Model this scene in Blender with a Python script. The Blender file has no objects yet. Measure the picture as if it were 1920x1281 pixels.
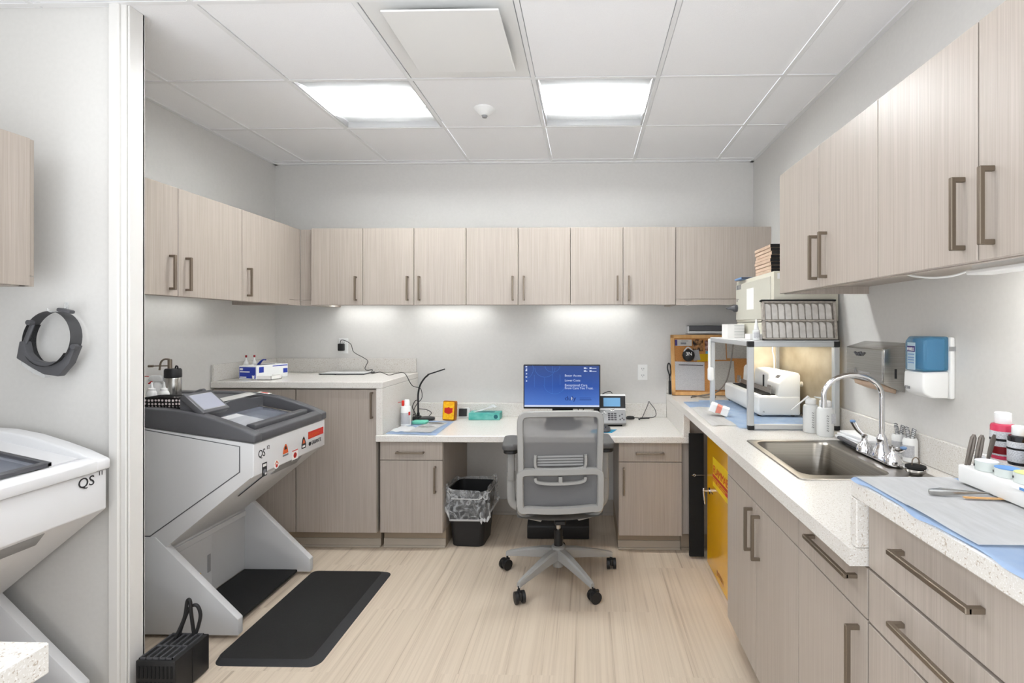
import bpy, bmesh, math, random
from mathutils import Vector, Matrix, Euler
S = bpy.context.scene
COL = S.collection
R = math.radians
random.seed(4)

# ------------------------------------------------------------------ camera, world, light, exposure
cam = bpy.data.cameras.new('camera'); camo = bpy.data.objects.new('camera', cam); COL.objects.link(camo)
cam.sensor_width = 36.0; cam.lens = 950 / 1920 * 36
cam.shift_x = (960 - 1080) / 1920; cam.shift_y = (611 - 640.5) / 1920
cam.clip_start = 0.05
camo.location = (0, 0, 1.41); camo.rotation_euler = (R(90), 0, 0.0215)
S.camera = camo
S.view_settings.view_transform = 'Standard'; S.view_settings.look = 'None'
S.view_settings.gamma = 1; S.view_settings.use_curve_mapping = False
S.view_settings.exposure = 1.02
W = bpy.data.worlds.new('world'); S.world = W; W.use_nodes = True
bg = W.node_tree.nodes['Background']; bg.inputs[0].default_value = (0.945, 0.985, 1.035, 1); bg.inputs[1].default_value = 1.0
# added fill glow behind the open end, lower half strengthened to brighten the ceiling
_n = W.node_tree.nodes; _l = W.node_tree.links; _tc = _n.new('ShaderNodeTexCoord'); _sp = _n.new('ShaderNodeSeparateXYZ'); _mr = _n.new('ShaderNodeMapRange')
_mr.inputs[1].default_value = -0.35; _mr.inputs[2].default_value = 0.15; _mr.inputs[3].default_value = 1.55; _mr.inputs[4].default_value = 0.80
_l.new(_tc.outputs['Generated'], _sp.inputs[0]); _l.new(_sp.outputs[2], _mr.inputs[0]); _l.new(_mr.outputs[0], bg.inputs[1])




def area(name, loc, sx, sy, power):
    l = bpy.data.lights.new(name, 'AREA'); l.shape = 'RECTANGLE'; l.size = sx; l.size_y = sy; l.energy = power; l.color = (0.96, 0.985, 1.0)
    o = bpy.data.objects.new(name, l); COL.objects.link(o); o.location = loc
    return o


# the next row of recessed ceiling lights, above the photographer
area('ceiling_lamp_left', (-1.18, 1.30, 2.62), 0.55, 0.22, 3.6)
area('ceiling_lamp_right', (0.04, 1.30, 2.62), 0.55, 0.22, 3.6)
TROFFER = 5.4
UNDERCAB = 8.5

# ------------------------------------------------------------------ materials
def lin(c):
    return c / 12.92 if c <= 0.04045 else ((c + 0.055) / 1.055) ** 2.4


def rgb(r, g, b):
    return (lin(r / 255), lin(g / 255), lin(b / 255), 1)


def mat(name, col, rough=0.5, metal=0.0, spec=0.5, alpha=1.0, trans=0.0, emit=None, estr=0.0, coat=0.0, ior=1.45):
    m = bpy.data.materials.new(name); m.use_nodes = True
    p = m.node_tree.nodes['Principled BSDF']
    p.inputs['Base Color'].default_value = col; p.inputs['Roughness'].default_value = rough
    p.inputs['Metallic'].default_value = metal; p.inputs['Specular IOR Level'].default_value = spec
    p.inputs['Alpha'].default_value = alpha; p.inputs['Transmission Weight'].default_value = trans
    p.inputs['Coat Weight'].default_value = coat; p.inputs['IOR'].default_value = ior
    if emit:
        p.inputs['Emission Color'].default_value = emit; p.inputs['Emission Strength'].default_value = estr
    return m


def nodes(m):
    return m.node_tree.nodes, m.node_tree.links, m.node_tree.nodes['Principled BSDF']


def grain(name, c1, c2, scale, detail=3, rough=0.5, bump=0.0, lo=0.3, hi=0.7, spec=0.5, rand=True, scale2=None):
    """two-tone noise stretched by the three scale factors, in object space"""
    m = mat(name, c1, rough, spec=spec); N, L, P = nodes(m)
    tc = N.new('ShaderNodeTexCoord'); mp = N.new('ShaderNodeMapping'); mp.inputs['Scale'].default_value = scale
    L.new(tc.outputs['Object'], mp.inputs['Vector'])
    if rand:
        oi = N.new('ShaderNodeObjectInfo'); mu = N.new('ShaderNodeMath'); mu.operation = 'MULTIPLY'; mu.inputs[1].default_value = 37.0
        L.new(oi.outputs['Random'], mu.inputs[0]); cx = N.new('ShaderNodeCombineXYZ')
        L.new(mu.outputs[0], cx.inputs[0]); L.new(mu.outputs[0], cx.inputs[1]); L.new(cx.outputs[0], mp.inputs['Location'])
    n = N.new('ShaderNodeTexNoise'); n.inputs['Scale'].default_value = 1; n.inputs['Detail'].default_value = detail
    L.new(mp.outputs[0], n.inputs['Vector'])
    fac = n.outputs['Fac']
    if scale2:
        mp2 = N.new('ShaderNodeMapping'); mp2.inputs['Scale'].default_value = scale2; L.new(tc.outputs['Object'], mp2.inputs['Vector'])
        n2 = N.new('ShaderNodeTexNoise'); n2.inputs['Scale'].default_value = 1; n2.inputs['Detail'].default_value = 2
        L.new(mp2.outputs[0], n2.inputs['Vector'])
        mx = N.new('ShaderNodeMix'); mx.inputs[0].default_value = 0.5; L.new(fac, mx.inputs[2]); L.new(n2.outputs['Fac'], mx.inputs[3])
        fac = mx.outputs[0]
    r = N.new('ShaderNodeValToRGB'); r.color_ramp.elements[0].position = lo; r.color_ramp.elements[1].position = hi
    r.color_ramp.elements[0].color = c1; r.color_ramp.elements[1].color = c2
    L.new(fac, r.inputs[0]); L.new(r.outputs[0], P.inputs['Base Color'])
    if bump:
        b = N.new('ShaderNodeBump'); b.inputs['Strength'].default_value = bump; b.inputs['Distance'].default_value = 0.002
        L.new(n.outputs['Fac'], b.inputs['Height']); L.new(b.outputs[0], P.inputs['Normal'])
    return m


def speckle(name, base, dark, light, rough=0.25):
    m = mat(name, base, rough); N, L, P = nodes(m)
    tc = N.new('ShaderNodeTexCoord')
    n1 = N.new('ShaderNodeTexNoise'); n1.inputs['Scale'].default_value = 230; n1.inputs['Detail'].default_value = 1
    n2 = N.new('ShaderNodeTexNoise'); n2.inputs['Scale'].default_value = 330; n2.inputs['Detail'].default_value = 1
    for n in (n1, n2): L.new(tc.outputs['Object'], n.inputs['Vector'])
    r1 = N.new('ShaderNodeValToRGB'); r1.color_ramp.elements[0].position = 0.63; r1.color_ramp.elements[1].position = 0.70
    r2 = N.new('ShaderNodeValToRGB'); r2.color_ramp.elements[0].position = 0.55; r2.color_ramp.elements[1].position = 0.68
    L.new(n1.outputs['Fac'], r1.inputs[0]); L.new(n2.outputs['Fac'], r2.inputs[0])
    a = N.new('ShaderNodeMix'); a.data_type = 'RGBA'; a.inputs[6].default_value = base; a.inputs[7].default_value = light; L.new(r2.outputs[0], a.inputs[0])
    b = N.new('ShaderNodeMix'); b.data_type = 'RGBA'; b.inputs[7].default_value = dark; L.new(a.outputs[2], b.inputs[6]); L.new(r1.outputs[0], b.inputs[0])
    L.new(b.outputs[2], P.inputs['Base Color'])
    return m


def dotted(name, c1, c2, scale, thr=0.3, rough=0.6):
    """round dots or cells of c2 on c1"""
    m = mat(name, c1, rough); N, L, P = nodes(m)
    tc = N.new('ShaderNodeTexCoord'); v = N.new('ShaderNodeTexVoronoi'); v.inputs['Scale'].default_value = scale; v.inputs['Randomness'].default_value = 0.15
    L.new(tc.outputs['Object'], v.inputs['Vector'])
    c = N.new('ShaderNodeMath'); c.operation = 'LESS_THAN'; c.inputs[1].default_value = thr; L.new(v.outputs['Distance'], c.inputs[0])
    x = N.new('ShaderNodeMix'); x.data_type = 'RGBA'; x.inputs[6].default_value = c1; x.inputs[7].default_value = c2
    L.new(c.outputs[0], x.inputs[0]); L.new(x.outputs[2], P.inputs['Base Color'])
    return m


def printed(name, paper, ink, sx, sz, thr=0.52, rough=0.7):
    """paper with rows of fine illegible print"""
    m = mat(name, paper, rough); N, L, P = nodes(m)
    tc = N.new('ShaderNodeTexCoord'); mp = N.new('ShaderNodeMapping'); mp.inputs['Scale'].default_value = (sx, sx, sz); L.new(tc.outputs['Object'], mp.inputs['Vector'])
    w = N.new('ShaderNodeTexWave'); w.bands_direction = 'Z'; w.inputs['Scale'].default_value = 1.0; L.new(mp.outputs[0], w.inputs['Vector'])
    n = N.new('ShaderNodeTexNoise'); n.inputs['Scale'].default_value = 3.0; n.inputs['Detail'].default_value = 2; L.new(mp.outputs[0], n.inputs['Vector'])
    mu = N.new('ShaderNodeMath'); mu.operation = 'MULTIPLY'; L.new(w.outputs['Fac'], mu.inputs[0]); L.new(n.outputs['Fac'], mu.inputs[1])
    r = N.new('ShaderNodeValToRGB'); r.color_ramp.elements[0].position = thr * 0.5; r.color_ramp.elements[1].position = thr
    r.color_ramp.elements[0].color = paper; r.color_ramp.elements[1].color = ink
    L.new(mu.outputs[0], r.inputs[0]); L.new(r.outputs[0], P.inputs['Base Color'])
    return m


def glassy(name, col, mix, rough=0.05):
    """thin see-through plastic or glass: transparent mixed with a glossy tinted surface"""
    m = bpy.data.materials.new(name); m.use_nodes = True; N = m.node_tree.nodes; L = m.node_tree.links
    P = N['Principled BSDF']; P.inputs['Base Color'].default_value = col; P.inputs['Roughness'].default_value = rough
    t = N.new('ShaderNodeBsdfTransparent'); x = N.new('ShaderNodeMixShader'); x.inputs[0].default_value = mix
    L.new(t.outputs[0], x.inputs[1]); L.new(P.outputs[0], x.inputs[2]); L.new(x.outputs[0], N['Material Output'].inputs[0])
    return m


M = {}
M['wall'] = grain('wall_paint', rgb(215, 213, 209), rgb(218, 216, 212), (60, 60, 60), 2, 0.75, 0.04, rand=False)
M['trim'] = mat('trim_paint', rgb(224, 222, 218), 0.35)
M['tile'] = grain('ceiling_tile', rgb(246, 246, 247), rgb(250, 250, 251), (260, 260, 260), 2, 0.9, 0.25, rand=False)
M['tbar'] = mat('ceiling_grid_metal', rgb(238, 238, 238), 0.5)
M['tgap'] = mat('ceiling_tile_edge', rgb(176, 176, 176), 0.8)
M['laminate'] = grain('cabinet_laminate', rgb(163, 152, 141), rgb(183, 173, 163), (150, 150, 1.6), 3, 0.38, 0.0, 0.32, 0.68, scale2=(480, 480, 5))
M['toe'] = mat('toe_kick_vinyl', rgb(158, 143, 124), 0.6)
M['cove'] = mat('cove_base_vinyl', rgb(176, 166, 152), 0.5)
M['basegrey'] = mat('wall_base_vinyl', rgb(190, 182, 172), 0.5)
M['quartz'] = speckle('quartz', rgb(219, 215, 208), rgb(186, 174, 160), rgb(234, 232, 229))
M['pull'] = mat('pull_metal', rgb(128, 116, 102), 0.38, 0.75)
M['steel'] = mat('stainless', rgb(186, 184, 180), 0.25, 1.0)
M['steel_brushed'] = grain('brushed_stainless', rgb(168, 166, 161), rgb(186, 184, 180), (3, 3, 420), 2, 0.27, rand=False)
nodes(M['steel_brushed'])[2].inputs['Metallic'].default_value = 1.0
M['sink_steel'] = grain('sink_stainless', rgb(142, 137, 129), rgb(160, 155, 147), (3, 3, 420), 2, 0.3, rand=False)
nodes(M['sink_steel'])[2].inputs['Metallic'].default_value = 1.0
M['chrome'] = mat('chrome', rgb(225, 225, 228), 0.06, 1.0)
M['alu'] = mat('aluminium', rgb(205, 207, 208), 0.4, 0.6)
M['white'] = mat('white_plastic', rgb(236, 236, 234), 0.4)
M['offwhite'] = mat('offwhite_plastic', rgb(226, 221, 208), 0.45)
M['paper'] = mat('paper', rgb(240, 238, 234), 0.85)
M['tissue'] = mat('tissue', rgb(244, 244, 244), 0.9)
M['black'] = mat('black_plastic', rgb(30, 30, 31), 0.45)
M['blackmatte'] = mat('black_foam', rgb(22, 22, 22), 0.85)
M['rubber'] = grain('black_rubber', rgb(15, 15, 15), rgb(26, 25, 24), (400, 400, 400), 2, 0.75, 0.2, rand=False)
M['rubberedge'] = mat('rubber_bevel', rgb(36, 36, 38), 0.6)
M['darkgrey'] = mat('dark_grey_plastic', rgb(84, 84, 87), 0.42)
M['browpad'] = grain('foam_pad', rgb(62, 62, 63), rgb(84, 84, 85), (300, 300, 300), 2, 0.9)
M['bandgrey'] = mat('headband_grey', rgb(112, 112, 114), 0.5)
M['tapeside'] = mat('tape_side', rgb(212, 218, 214), 0.5)
M['labelgrey'] = mat('label_grey', rgb(178, 198, 208), 0.5)
M['toolsteel'] = mat('tool_steel', rgb(128, 120, 112), 0.45, 0.7)
M['midgrey'] = mat('mid_grey_plastic', rgb(150, 150, 150), 0.45)
M['machine'] = mat('machine_grey', rgb(206, 206, 206), 0.42)
M['machinewhite'] = mat('machine_white', rgb(228, 228, 229), 0.38)
M['chairgrey'] = mat('chair_plastic', rgb(158, 157, 154), 0.5)
M['chairdark'] = mat('armpad_urethane', rgb(92, 91, 90), 0.6)
M['chairmesh'] = glassy('chair_mesh', rgb(120, 120, 121), 0.76, 0.9)
M['seat'] = mat('seat_fabric', rgb(96, 96, 97), 0.95)
M['blue'] = grain('blue_pad', rgb(182, 207, 238), rgb(202, 221, 244), (18, 18, 18), 2, 0.8, rand=False)
M['towel'] = grain('paper_towel', rgb(232, 231, 229), rgb(242, 241, 240), (90, 14, 90), 2, 0.9, 0.1, rand=False)
M['yellow'] = mat('safety_yellow', rgb(232, 172, 8), 0.22, coat=0.4)
M['yellowlabel'] = mat('warning_label_yellow', rgb(240, 205, 20), 0.4)
M['red'] = mat('red', rgb(200, 40, 30), 0.45)
M['redorange'] = mat('orange_red', rgb(214, 92, 40), 0.5)
M['darkred'] = mat('dark_red', rgb(150, 18, 30), 0.4)
M['ink'] = mat('black_ink', rgb(38, 38, 40), 0.6)
M['greyink'] = mat('grey_ink', rgb(120, 120, 124), 0.7)
M['glove'] = mat('glove_box_blue', rgb(36, 58, 160), 0.45)
M['teal'] = grain('tissue_box_teal', rgb(60, 158, 148), rgb(120, 196, 186), (14, 14, 26), 2, 0.5, rand=False)
M['tealdark'] = mat('teal_print', rgb(20, 96, 104), 0.5)
M['mousepad'] = mat('blue_sheet', rgb(32, 140, 178), 0.6)
M['cork'] = grain('cork', rgb(168, 112, 58), rgb(196, 140, 82), (220, 220, 220), 3, 0.9, 0.1, rand=False)
M['oak'] = grain('oak_frame', rgb(196, 146, 88), rgb(214, 168, 110), (30, 30, 6), 3, 0.5, rand=False)
M['card'] = grain('cardboard', rgb(192, 164, 140), rgb(214, 190, 168), (40, 12, 60), 2, 0.8)
M['clear'] = glassy('clear_plastic', rgb(232, 234, 234), 0.35)
M['bottle'] = glassy('translucent_bottle', rgb(240, 241, 239), 0.8, 0.3)
M['bag'] = glassy('bin_liner', rgb(215, 217, 218), 0.22, 0.35)
M['baghem'] = glassy('bin_liner_hem', rgb(225, 226, 226), 0.6, 0.35)
def crinkle(m, lo, hi):
    N = m.node_tree.nodes; L = m.node_tree.links; x = [n for n in N if n.type == 'MIX_SHADER'][0]
    tc = N.new('ShaderNodeTexCoord'); n = N.new('ShaderNodeTexNoise'); n.inputs['Scale'].default_value = 22; n.inputs['Detail'].default_value = 5; n.inputs['Distortion'].default_value = 1.5
    L.new(tc.outputs['Object'], n.inputs['Vector']); r = N.new('ShaderNodeMapRange'); r.inputs[1].default_value = 0.42; r.inputs[2].default_value = 0.68; r.inputs[3].default_value = lo; r.inputs[4].default_value = hi
    L.new(n.outputs['Fac'], r.inputs[0]); L.new(r.outputs[0], x.inputs[0])


crinkle(M['bag'], 0.10, 0.55)
M['windowglass'] = glassy('machine_window', rgb(160, 166, 182), 0.3)
M['soapblue'] = glassy('blue_reservoir', rgb(70, 140, 178), 0.55, 0.08)
M['acrylic'] = glassy('acrylic', rgb(220, 224, 228), 0.4)
M['sheetplastic'] = grain('aged_plastic_sheet', rgb(196, 180, 150), rgb(232, 222, 200), (5, 5, 7), 3, 0.5, rand=False)
M['pink'] = mat('pink_foam', rgb(226, 140, 122), 0.8)
M['rackgrey'] = grain('worn_rack', rgb(150, 142, 132), rgb(186, 178, 168), (60, 60, 60), 3, 0.7, rand=False)
M['rackcell'] = grain('rack_cell', rgb(196, 191, 184), rgb(216, 212, 206), (30, 30, 30), 2, 0.7, rand=False)
M['weave'] = dotted('spotted_fabric', rgb(20, 14, 14), rgb(226, 214, 212), 62, 0.36)
M['screenglass'] = mat('small_display', rgb(158, 160, 172), 0.2, emit=rgb(168, 170, 190), estr=0.03)
M['phonelcd'] = mat('phone_display', rgb(90, 140, 180), 0.3, emit=rgb(120, 175, 215), estr=0.15)
M['led'] = mat('led_diffuser', (1, 1, 1, 1), 0.5, emit=(0.95, 0.985, 1.0, 1), estr=TROFFER)
M['ledstrip'] = mat('led_strip', (1, 1, 1, 1), 0.5, emit=(0.97, 0.985, 0.98, 1), estr=UNDERCAB)
M['ledlamp'] = mat('led_lamp', (1, 1, 1, 1), 0.5, emit=(0.97, 0.985, 0.98, 1), estr=45.0)
M['ledwarm'] = mat('led_warm', (1, 1, 1, 1), 0.5, emit=(1, 0.92, 0.78, 1), estr=15.0)
M['reflector'] = mat('white_reflector', rgb(212, 212, 212), 0.6)
M['duct'] = mat('duct_grey', rgb(120, 120, 120), 0.7)
M['screenwhite'] = mat('screen_white', rgb(90, 94, 110), 0.4, emit=rgb(225, 234, 255), estr=0.36)
M['screenline'] = mat('screen_line', rgb(20, 40, 70), 0.4, emit=rgb(60, 120, 200), estr=0.4)
M['screennavy'] = mat('screen_navy', rgb(8, 16, 44), 0.4, emit=rgb(10, 34, 110), estr=0.35)
M['purple'] = mat('label_purple', rgb(58, 44, 110), 0.5)
M['pricelabel'] = printed('small_print', rgb(214, 214, 216), rgb(90, 90, 96), 160, 240)
M['form'] = printed('printed_form', rgb(240, 240, 242), rgb(150, 150, 158), 60, 170, 0.66)
M['list'] = printed('printed_list', rgb(232, 228, 220), rgb(140, 136, 130), 30, 140, 0.66)
M['photo'] = grain('photo_print', rgb(36, 18, 12), rgb(226, 168, 110), (34, 34, 34), 3, 0.4, lo=0.4, hi=0.62, rand=False)
M['photo2'] = grain('photo_print_pink', rgb(120, 70, 50), rgb(216, 180, 168), (40, 40, 40), 3, 0.4, lo=0.4, hi=0.62, rand=False)
M['skyblue'] = mat('blue_note', rgb(120, 190, 214), 0.7)
M['postit'] = mat('yellow_note', rgb(236, 196, 20), 0.7)
M['cable'] = mat('cable', rgb(52, 50, 48), 0.6)
M['cablegrey'] = mat('cable_grey', rgb(120, 112, 104), 0.6)
M['amber'] = grain('amber_case', rgb(236, 160, 8), rgb(252, 206, 40), (60, 60, 60), 3, 0.3, rand=False)
M['amberedge'] = mat('amber_case_edge', rgb(150, 84, 8), 0.35)
M['green'] = mat('green_sponge', rgb(110, 196, 172), 0.8)
M['cream'] = mat('oven_cream', rgb(210, 206, 190), 0.5)
M['creamdoor'] = mat('oven_door', rgb(200, 197, 184), 0.5)
M['redplastic'] = mat('red_cap', rgb(206, 44, 34), 0.4)
M['paintred'] = mat('paint_red', rgb(206, 60, 90), 0.2)
M['paintblack'] = mat('paint_black', rgb(24, 22, 26), 0.15)
M['paintyellow'] = mat('paint_yellow', rgb(240, 178, 20), 0.2)
M['tapeblue'] = mat('tape_blue', rgb(96, 146, 204), 0.5)
M['tapelime'] = mat('tape_lime', rgb(208, 214, 140), 0.5)
M['tapecyan'] = mat('tape_cyan', rgb(150, 206, 206), 0.5)
M['tapewhite'] = mat('tape_white', rgb(230, 226, 236), 0.5)
M['liftblue'] = mat('blue_grip', rgb(116, 148, 190), 0.5)

# floor: vinyl planks with streaks along the room
def floor_mat():
    m = mat('vinyl_floor', rgb(205, 190, 168), 0.42); N, L, P = nodes(m)
    tc = N.new('ShaderNodeTexCoord')
    br = N.new('ShaderNodeTexBrick'); br.offset = 0.5; br.inputs['Scale'].default_value = 1
    br.inputs['Mortar Size'].default_value = 0.0; br.inputs['Brick Width'].default_value = 0.92; br.inputs['Row Height'].default_value = 0.46
    br.inputs['Color1'].default_value = (0, 0, 0, 1); br.inputs['Color2'].default_value = (1, 1, 1, 1)
    rt = N.new('ShaderNodeMapping'); rt.inputs['Rotation'].default_value = (0, 0, R(90)); rt.inputs['Location'].default_value = (0.2, 0.13, 0)
    L.new(tc.outputs['Object'], rt.inputs['Vector']); L.new(rt.outputs[0], br.inputs['Vector'])
    off = N.new('ShaderNodeVectorMath'); off.operation = 'MULTIPLY_ADD'; off.inputs[1].default_value = (7, 3, 0)
    L.new(br.outputs['Color'], off.inputs[0]); L.new(tc.outputs['Object'], off.inputs[2])
    def streak(sx, sy, det):
        mp = N.new('ShaderNodeMapping'); mp.inputs['Scale'].default_value = (sx, sy, 1); L.new(off.outputs[0], mp.inputs['Vector'])
        n = N.new('ShaderNodeTexNoise'); n.inputs['Scale'].default_value = 1; n.inputs['Detail'].default_value = det; L.new(mp.outputs[0], n.inputs['Vector'])
        return n.outputs['Fac']
    a = streak(26, 0.45, 3); b = streak(75, 0.8, 2); c = streak(300, 3, 2)
    m1 = N.new('ShaderNodeMix'); m1.inputs[0].default_value = 0.45; L.new(a, m1.inputs[2]); L.new(b, m1.inputs[3])
    m2 = N.new('ShaderNodeMix'); m2.inputs[0].default_value = 0.2; L.new(m1.outputs[0], m2.inputs[2]); L.new(c, m2.inputs[3])
    r = N.new('ShaderNodeValToRGB'); e = r.color_ramp.elements
    e[0].position = 0.34; e[0].color = rgb(158, 141, 123); e[1].position = 0.56; e[1].color = rgb(206, 191, 172)
    e2 = r.color_ramp.elements.new(0.44); e2.color = rgb(195, 179, 160)
    L.new(m2.outputs[0], r.inputs[0]); L.new(r.outputs[0], P.inputs['Base Color'])
    return m


M['floor'] = floor_mat()


def screen_mat():
    m = mat('monitor_screen', rgb(20, 70, 165), 0.35); N, L, P = nodes(m)
    tc = N.new('ShaderNodeTexCoord'); sp = N.new('ShaderNodeSeparateXYZ'); L.new(tc.outputs['Generated'], sp.inputs[0])
    r = N.new('ShaderNodeValToRGB'); e = r.color_ramp.elements
    e[0].position = 0.0; e[0].color = rgb(82, 128, 214); e[1].position = 1.0; e[1].color = rgb(10, 58, 132)
    e2 = e.new(0.5); e2.color = rgb(18, 76, 168)
    L.new(sp.outputs[2], r.inputs[0]); L.new(r.outputs[0], P.inputs['Emission Color']); P.inputs['Emission Strength'].default_value = 0.42
    P.inputs['Base Color'].default_value = rgb(12, 20, 40)
    return m


M['screen'] = screen_mat()

# ------------------------------------------------------------------ mesh helpers
class MB:
    """collects shapes; build() links them as ONE mesh object"""
    def __init__(s):
        s.bm = bmesh.new(); s.mi = 0

    def add(s, t, X=None):
        mp = []
        for v in t.verts:
            mp.append(s.bm.verts.new(X @ v.co if X is not None else v.co))
        t.verts.index_update()
        for f in t.faces:
            try:
                nf = s.bm.faces.new([mp[v.index] for v in f.verts]); nf.material_index = s.mi
            except ValueError:
                pass
        t.free(); return s

    def box(s, x0, x1, y0, y1, z0, z1, b=0.0, seg=1, X=None):
        t = bmesh.new(); bmesh.ops.create_cube(t, size=1)
        for v in t.verts:
            v.co = Vector(((x0 + x1) / 2 + v.co.x * (x1 - x0), (y0 + y1) / 2 + v.co.y * (y1 - y0), (z0 + z1) / 2 + v.co.z * (z1 - z0)))
        if b > 0:
            bmesh.ops.bevel(t, geom=t.edges[:], offset=b, segments=seg, profile=0.5, affect='EDGES')
        return s.add(t, X)

    def obox(s, c, ax, ay, hx, hy, hz, b=0.0, seg=1):
        ax = Vector(ax).normalized(); ay = Vector(ay).normalized(); az = ax.cross(ay).normalized(); ay = az.cross(ax)
        X = Matrix.Translation(Vector(c)) @ Matrix((ax, ay, az)).transposed().to_4x4()
        return s.box(-hx, hx, -hy, hy, -hz, hz, b, seg, X)

    def prism(s, poly, axis, a0, a1, b=0.0, seg=1, X=None):
        """poly is 2D: axis 'Y' -> (x,z), 'X' -> (y,z), 'Z' -> (x,y)"""
        def p3(p, a):
            return {'Y': (p[0], a, p[1]), 'X': (a, p[0], p[1]), 'Z': (p[0], p[1], a)}[axis]
        t = bmesh.new(); n = len(poly)
        A = [t.verts.new(p3(p, a0)) for p in poly]; B = [t.verts.new(p3(p, a1)) for p in poly]
        t.faces.new(A); t.faces.new(B[::-1])
        for i in range(n):
            t.faces.new((A[i], B[i], B[(i + 1) % n], A[(i + 1) % n]))
        bmesh.ops.recalc_face_normals(t, faces=t.faces[:])
        if b > 0:
            bmesh.ops.bevel(t, geom=t.edges[:], offset=b, segments=seg, profile=0.5, affect='EDGES')
        return s.add(t, X)

    def lathe(s, prof, c=(0, 0, 0), n=24, X=None, sx=1.0, sy=1.0):
        """profile of (radius, height), closed with caps"""
        t = bmesh.new(); rings = []
        for r, z in prof:
            if r < 1e-6:
                rings.append([t.verts.new((c[0], c[1], c[2] + z))])
            else:
                rings.append([t.verts.new((c[0] + r * sx * math.cos(2 * math.pi * i / n), c[1] + r * sy * math.sin(2 * math.pi * i / n), c[2] + z)) for i in range(n)])
        for a, b in zip(rings, rings[1:]):
            for i in range(n):
                j = (i + 1) % n
                if len(a) == 1 and len(b) == 1: continue
                if len(a) == 1: t.faces.new((a[0], b[j], b[i]))
                elif len(b) == 1: t.faces.new((a[i], a[j], b[0]))
                else: t.faces.new((a[i], a[j], b[j], b[i]))
        if len(rings[0]) > 1: t.faces.new(rings[0][::-1])
        if len(rings[-1]) > 1: t.faces.new(rings[-1])
        bmesh.ops.recalc_face_normals(t, faces=t.faces[:])
        return s.add(t, X)

    def cyl(s, c, r, h, d=(0, 0, 1), n=24, r2=None):
        q = Vector((0, 0, 1)).rotation_difference(Vector(d)).to_matrix().to_4x4()
        return s.lathe([(r, 0), (r if r2 is None else r2, h)], (0, 0, 0), n, Matrix.Translation(Vector(c)) @ q)

    def tube(s, pts, r, n=8, closed=False, flat=1.0, up=(0, 0, 1), rr=None):
        """round (or flattened) sweep along points"""
        P = [Vector(p) for p in pts]; k = len(P); t = bmesh.new(); rings = []; prev = None
        for i in range(k):
            if closed: d = P[(i + 1) % k] - P[i - 1]
            else: d = P[min(i + 1, k - 1)] - P[max(i - 1, 0)]
            d.normalize()
            if prev is None:
                u = Vector(up); u = u - d * u.dot(d)
                if u.length < 1e-3:
                    u = Vector((1, 0, 0)); u = u - d * u.dot(d)
            else:
                u = prev - d * prev.dot(d)
            u.normalize(); prev = u; w = d.cross(u)
            ri = rr[i] if rr else r
            rings.append([t.verts.new(P[i] + u * ri * math.cos(2 * math.pi * (j + 0.5) / n) + w * ri * flat * math.sin(2 * math.pi * (j + 0.5) / n)) for j in range(n)])
        for i in range(k if closed else k - 1):
            a, b = rings[i], rings[(i + 1) % k]
            for j in range(n):
                t.faces.new((a[j], b[j], b[(j + 1) % n], a[(j + 1) % n]))
        if not closed:
            t.faces.new(rings[0]); t.faces.new(rings[-1][::-1])
        bmesh.ops.recalc_face_normals(t, faces=t.faces[:])
        return s.add(t)

    def sheet(s, f, nu, nv, th=0.0):
        """grid surface f(u,v) -> point, given thickness downwards"""
        t = bmesh.new(); g = [[t.verts.new(f(i / nu, j / nv)) for j in range(nv + 1)] for i in range(nu + 1)]
        for i in range(nu):
            for j in range(nv):
                t.faces.new((g[i][j], g[i + 1][j], g[i + 1][j + 1], g[i][j + 1]))
        if th:
            r = bmesh.ops.solidify(t, geom=t.faces[:], thickness=th)
            bmesh.ops.recalc_face_normals(t, faces=t.faces[:])
        return s.add(t)

    def poly(s, pts):
        t = bmesh.new(); t.faces.new([t.verts.new(p) for p in pts]); return s.add(t)

    def text(s, txt, o, right, up, size, ext=0.0006, align='LEFT', wx=1.0):
        c = bpy.data.curves.new('t', 'FONT'); c.body = txt; c.size = size; c.extrude = ext; c.align_x = align; c.resolution_u = 3
        ob = bpy.data.objects.new('t', c); COL.objects.link(ob)
        dg = bpy.context.evaluated_depsgraph_get(); me = bpy.data.meshes.new_from_object(ob.evaluated_get(dg))
        t = bmesh.new(); t.from_mesh(me); bpy.data.objects.remove(ob); bpy.data.curves.remove(c); bpy.data.meshes.remove(me)
        r = Vector(right).normalized(); u = Vector(up).normalized(); n = r.cross(u)
        X = Matrix.Translation(Vector(o) + n * ext) @ Matrix((r * wx, u, n)).transposed().to_4x4()
        return s.add(t, X)

    def build(s, name, m, parent=None, local=False, sharp=35):
        me = bpy.data.meshes.new(name)
        if parent is not None and not local:
            s.bm.transform(ROOT[parent.name].inverted())
        s.bm.normal_update()
        for f in s.bm.faces: f.smooth = True
        s.bm.to_mesh(me); s.bm.free()
        me.set_sharp_from_angle(angle=R(sharp))
        for x in (m if isinstance(m, (list, tuple)) else [m]): me.materials.append(x if not isinstance(x, str) else M[x])
        o = bpy.data.objects.new(name, me); COL.objects.link(o)
        if parent is not None:
            o.parent = parent; ROOT[o.name] = ROOT[parent.name]
        else:
            ROOT[o.name] = Matrix.Identity(4)
        return o


ROOT = {}


def tag(o, label, cat, group=None, kind=None):
    o['label'] = label; o['category'] = cat
    if group: o['group'] = group
    if kind: o['kind'] = kind
    return o


def thing(name, label, cat, loc=(0, 0, 0), rz=0.0, group=None):
    o = bpy.data.objects.new(name, None); COL.objects.link(o); o.location = loc; o.rotation_euler = (0, 0, rz)
    o.empty_display_size = 0.05
    ROOT[o.name] = Matrix.Translation(Vector(loc)) @ Matrix.Rotation(rz, 4, 'Z')
    return tag(o, label, cat, group)


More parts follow.
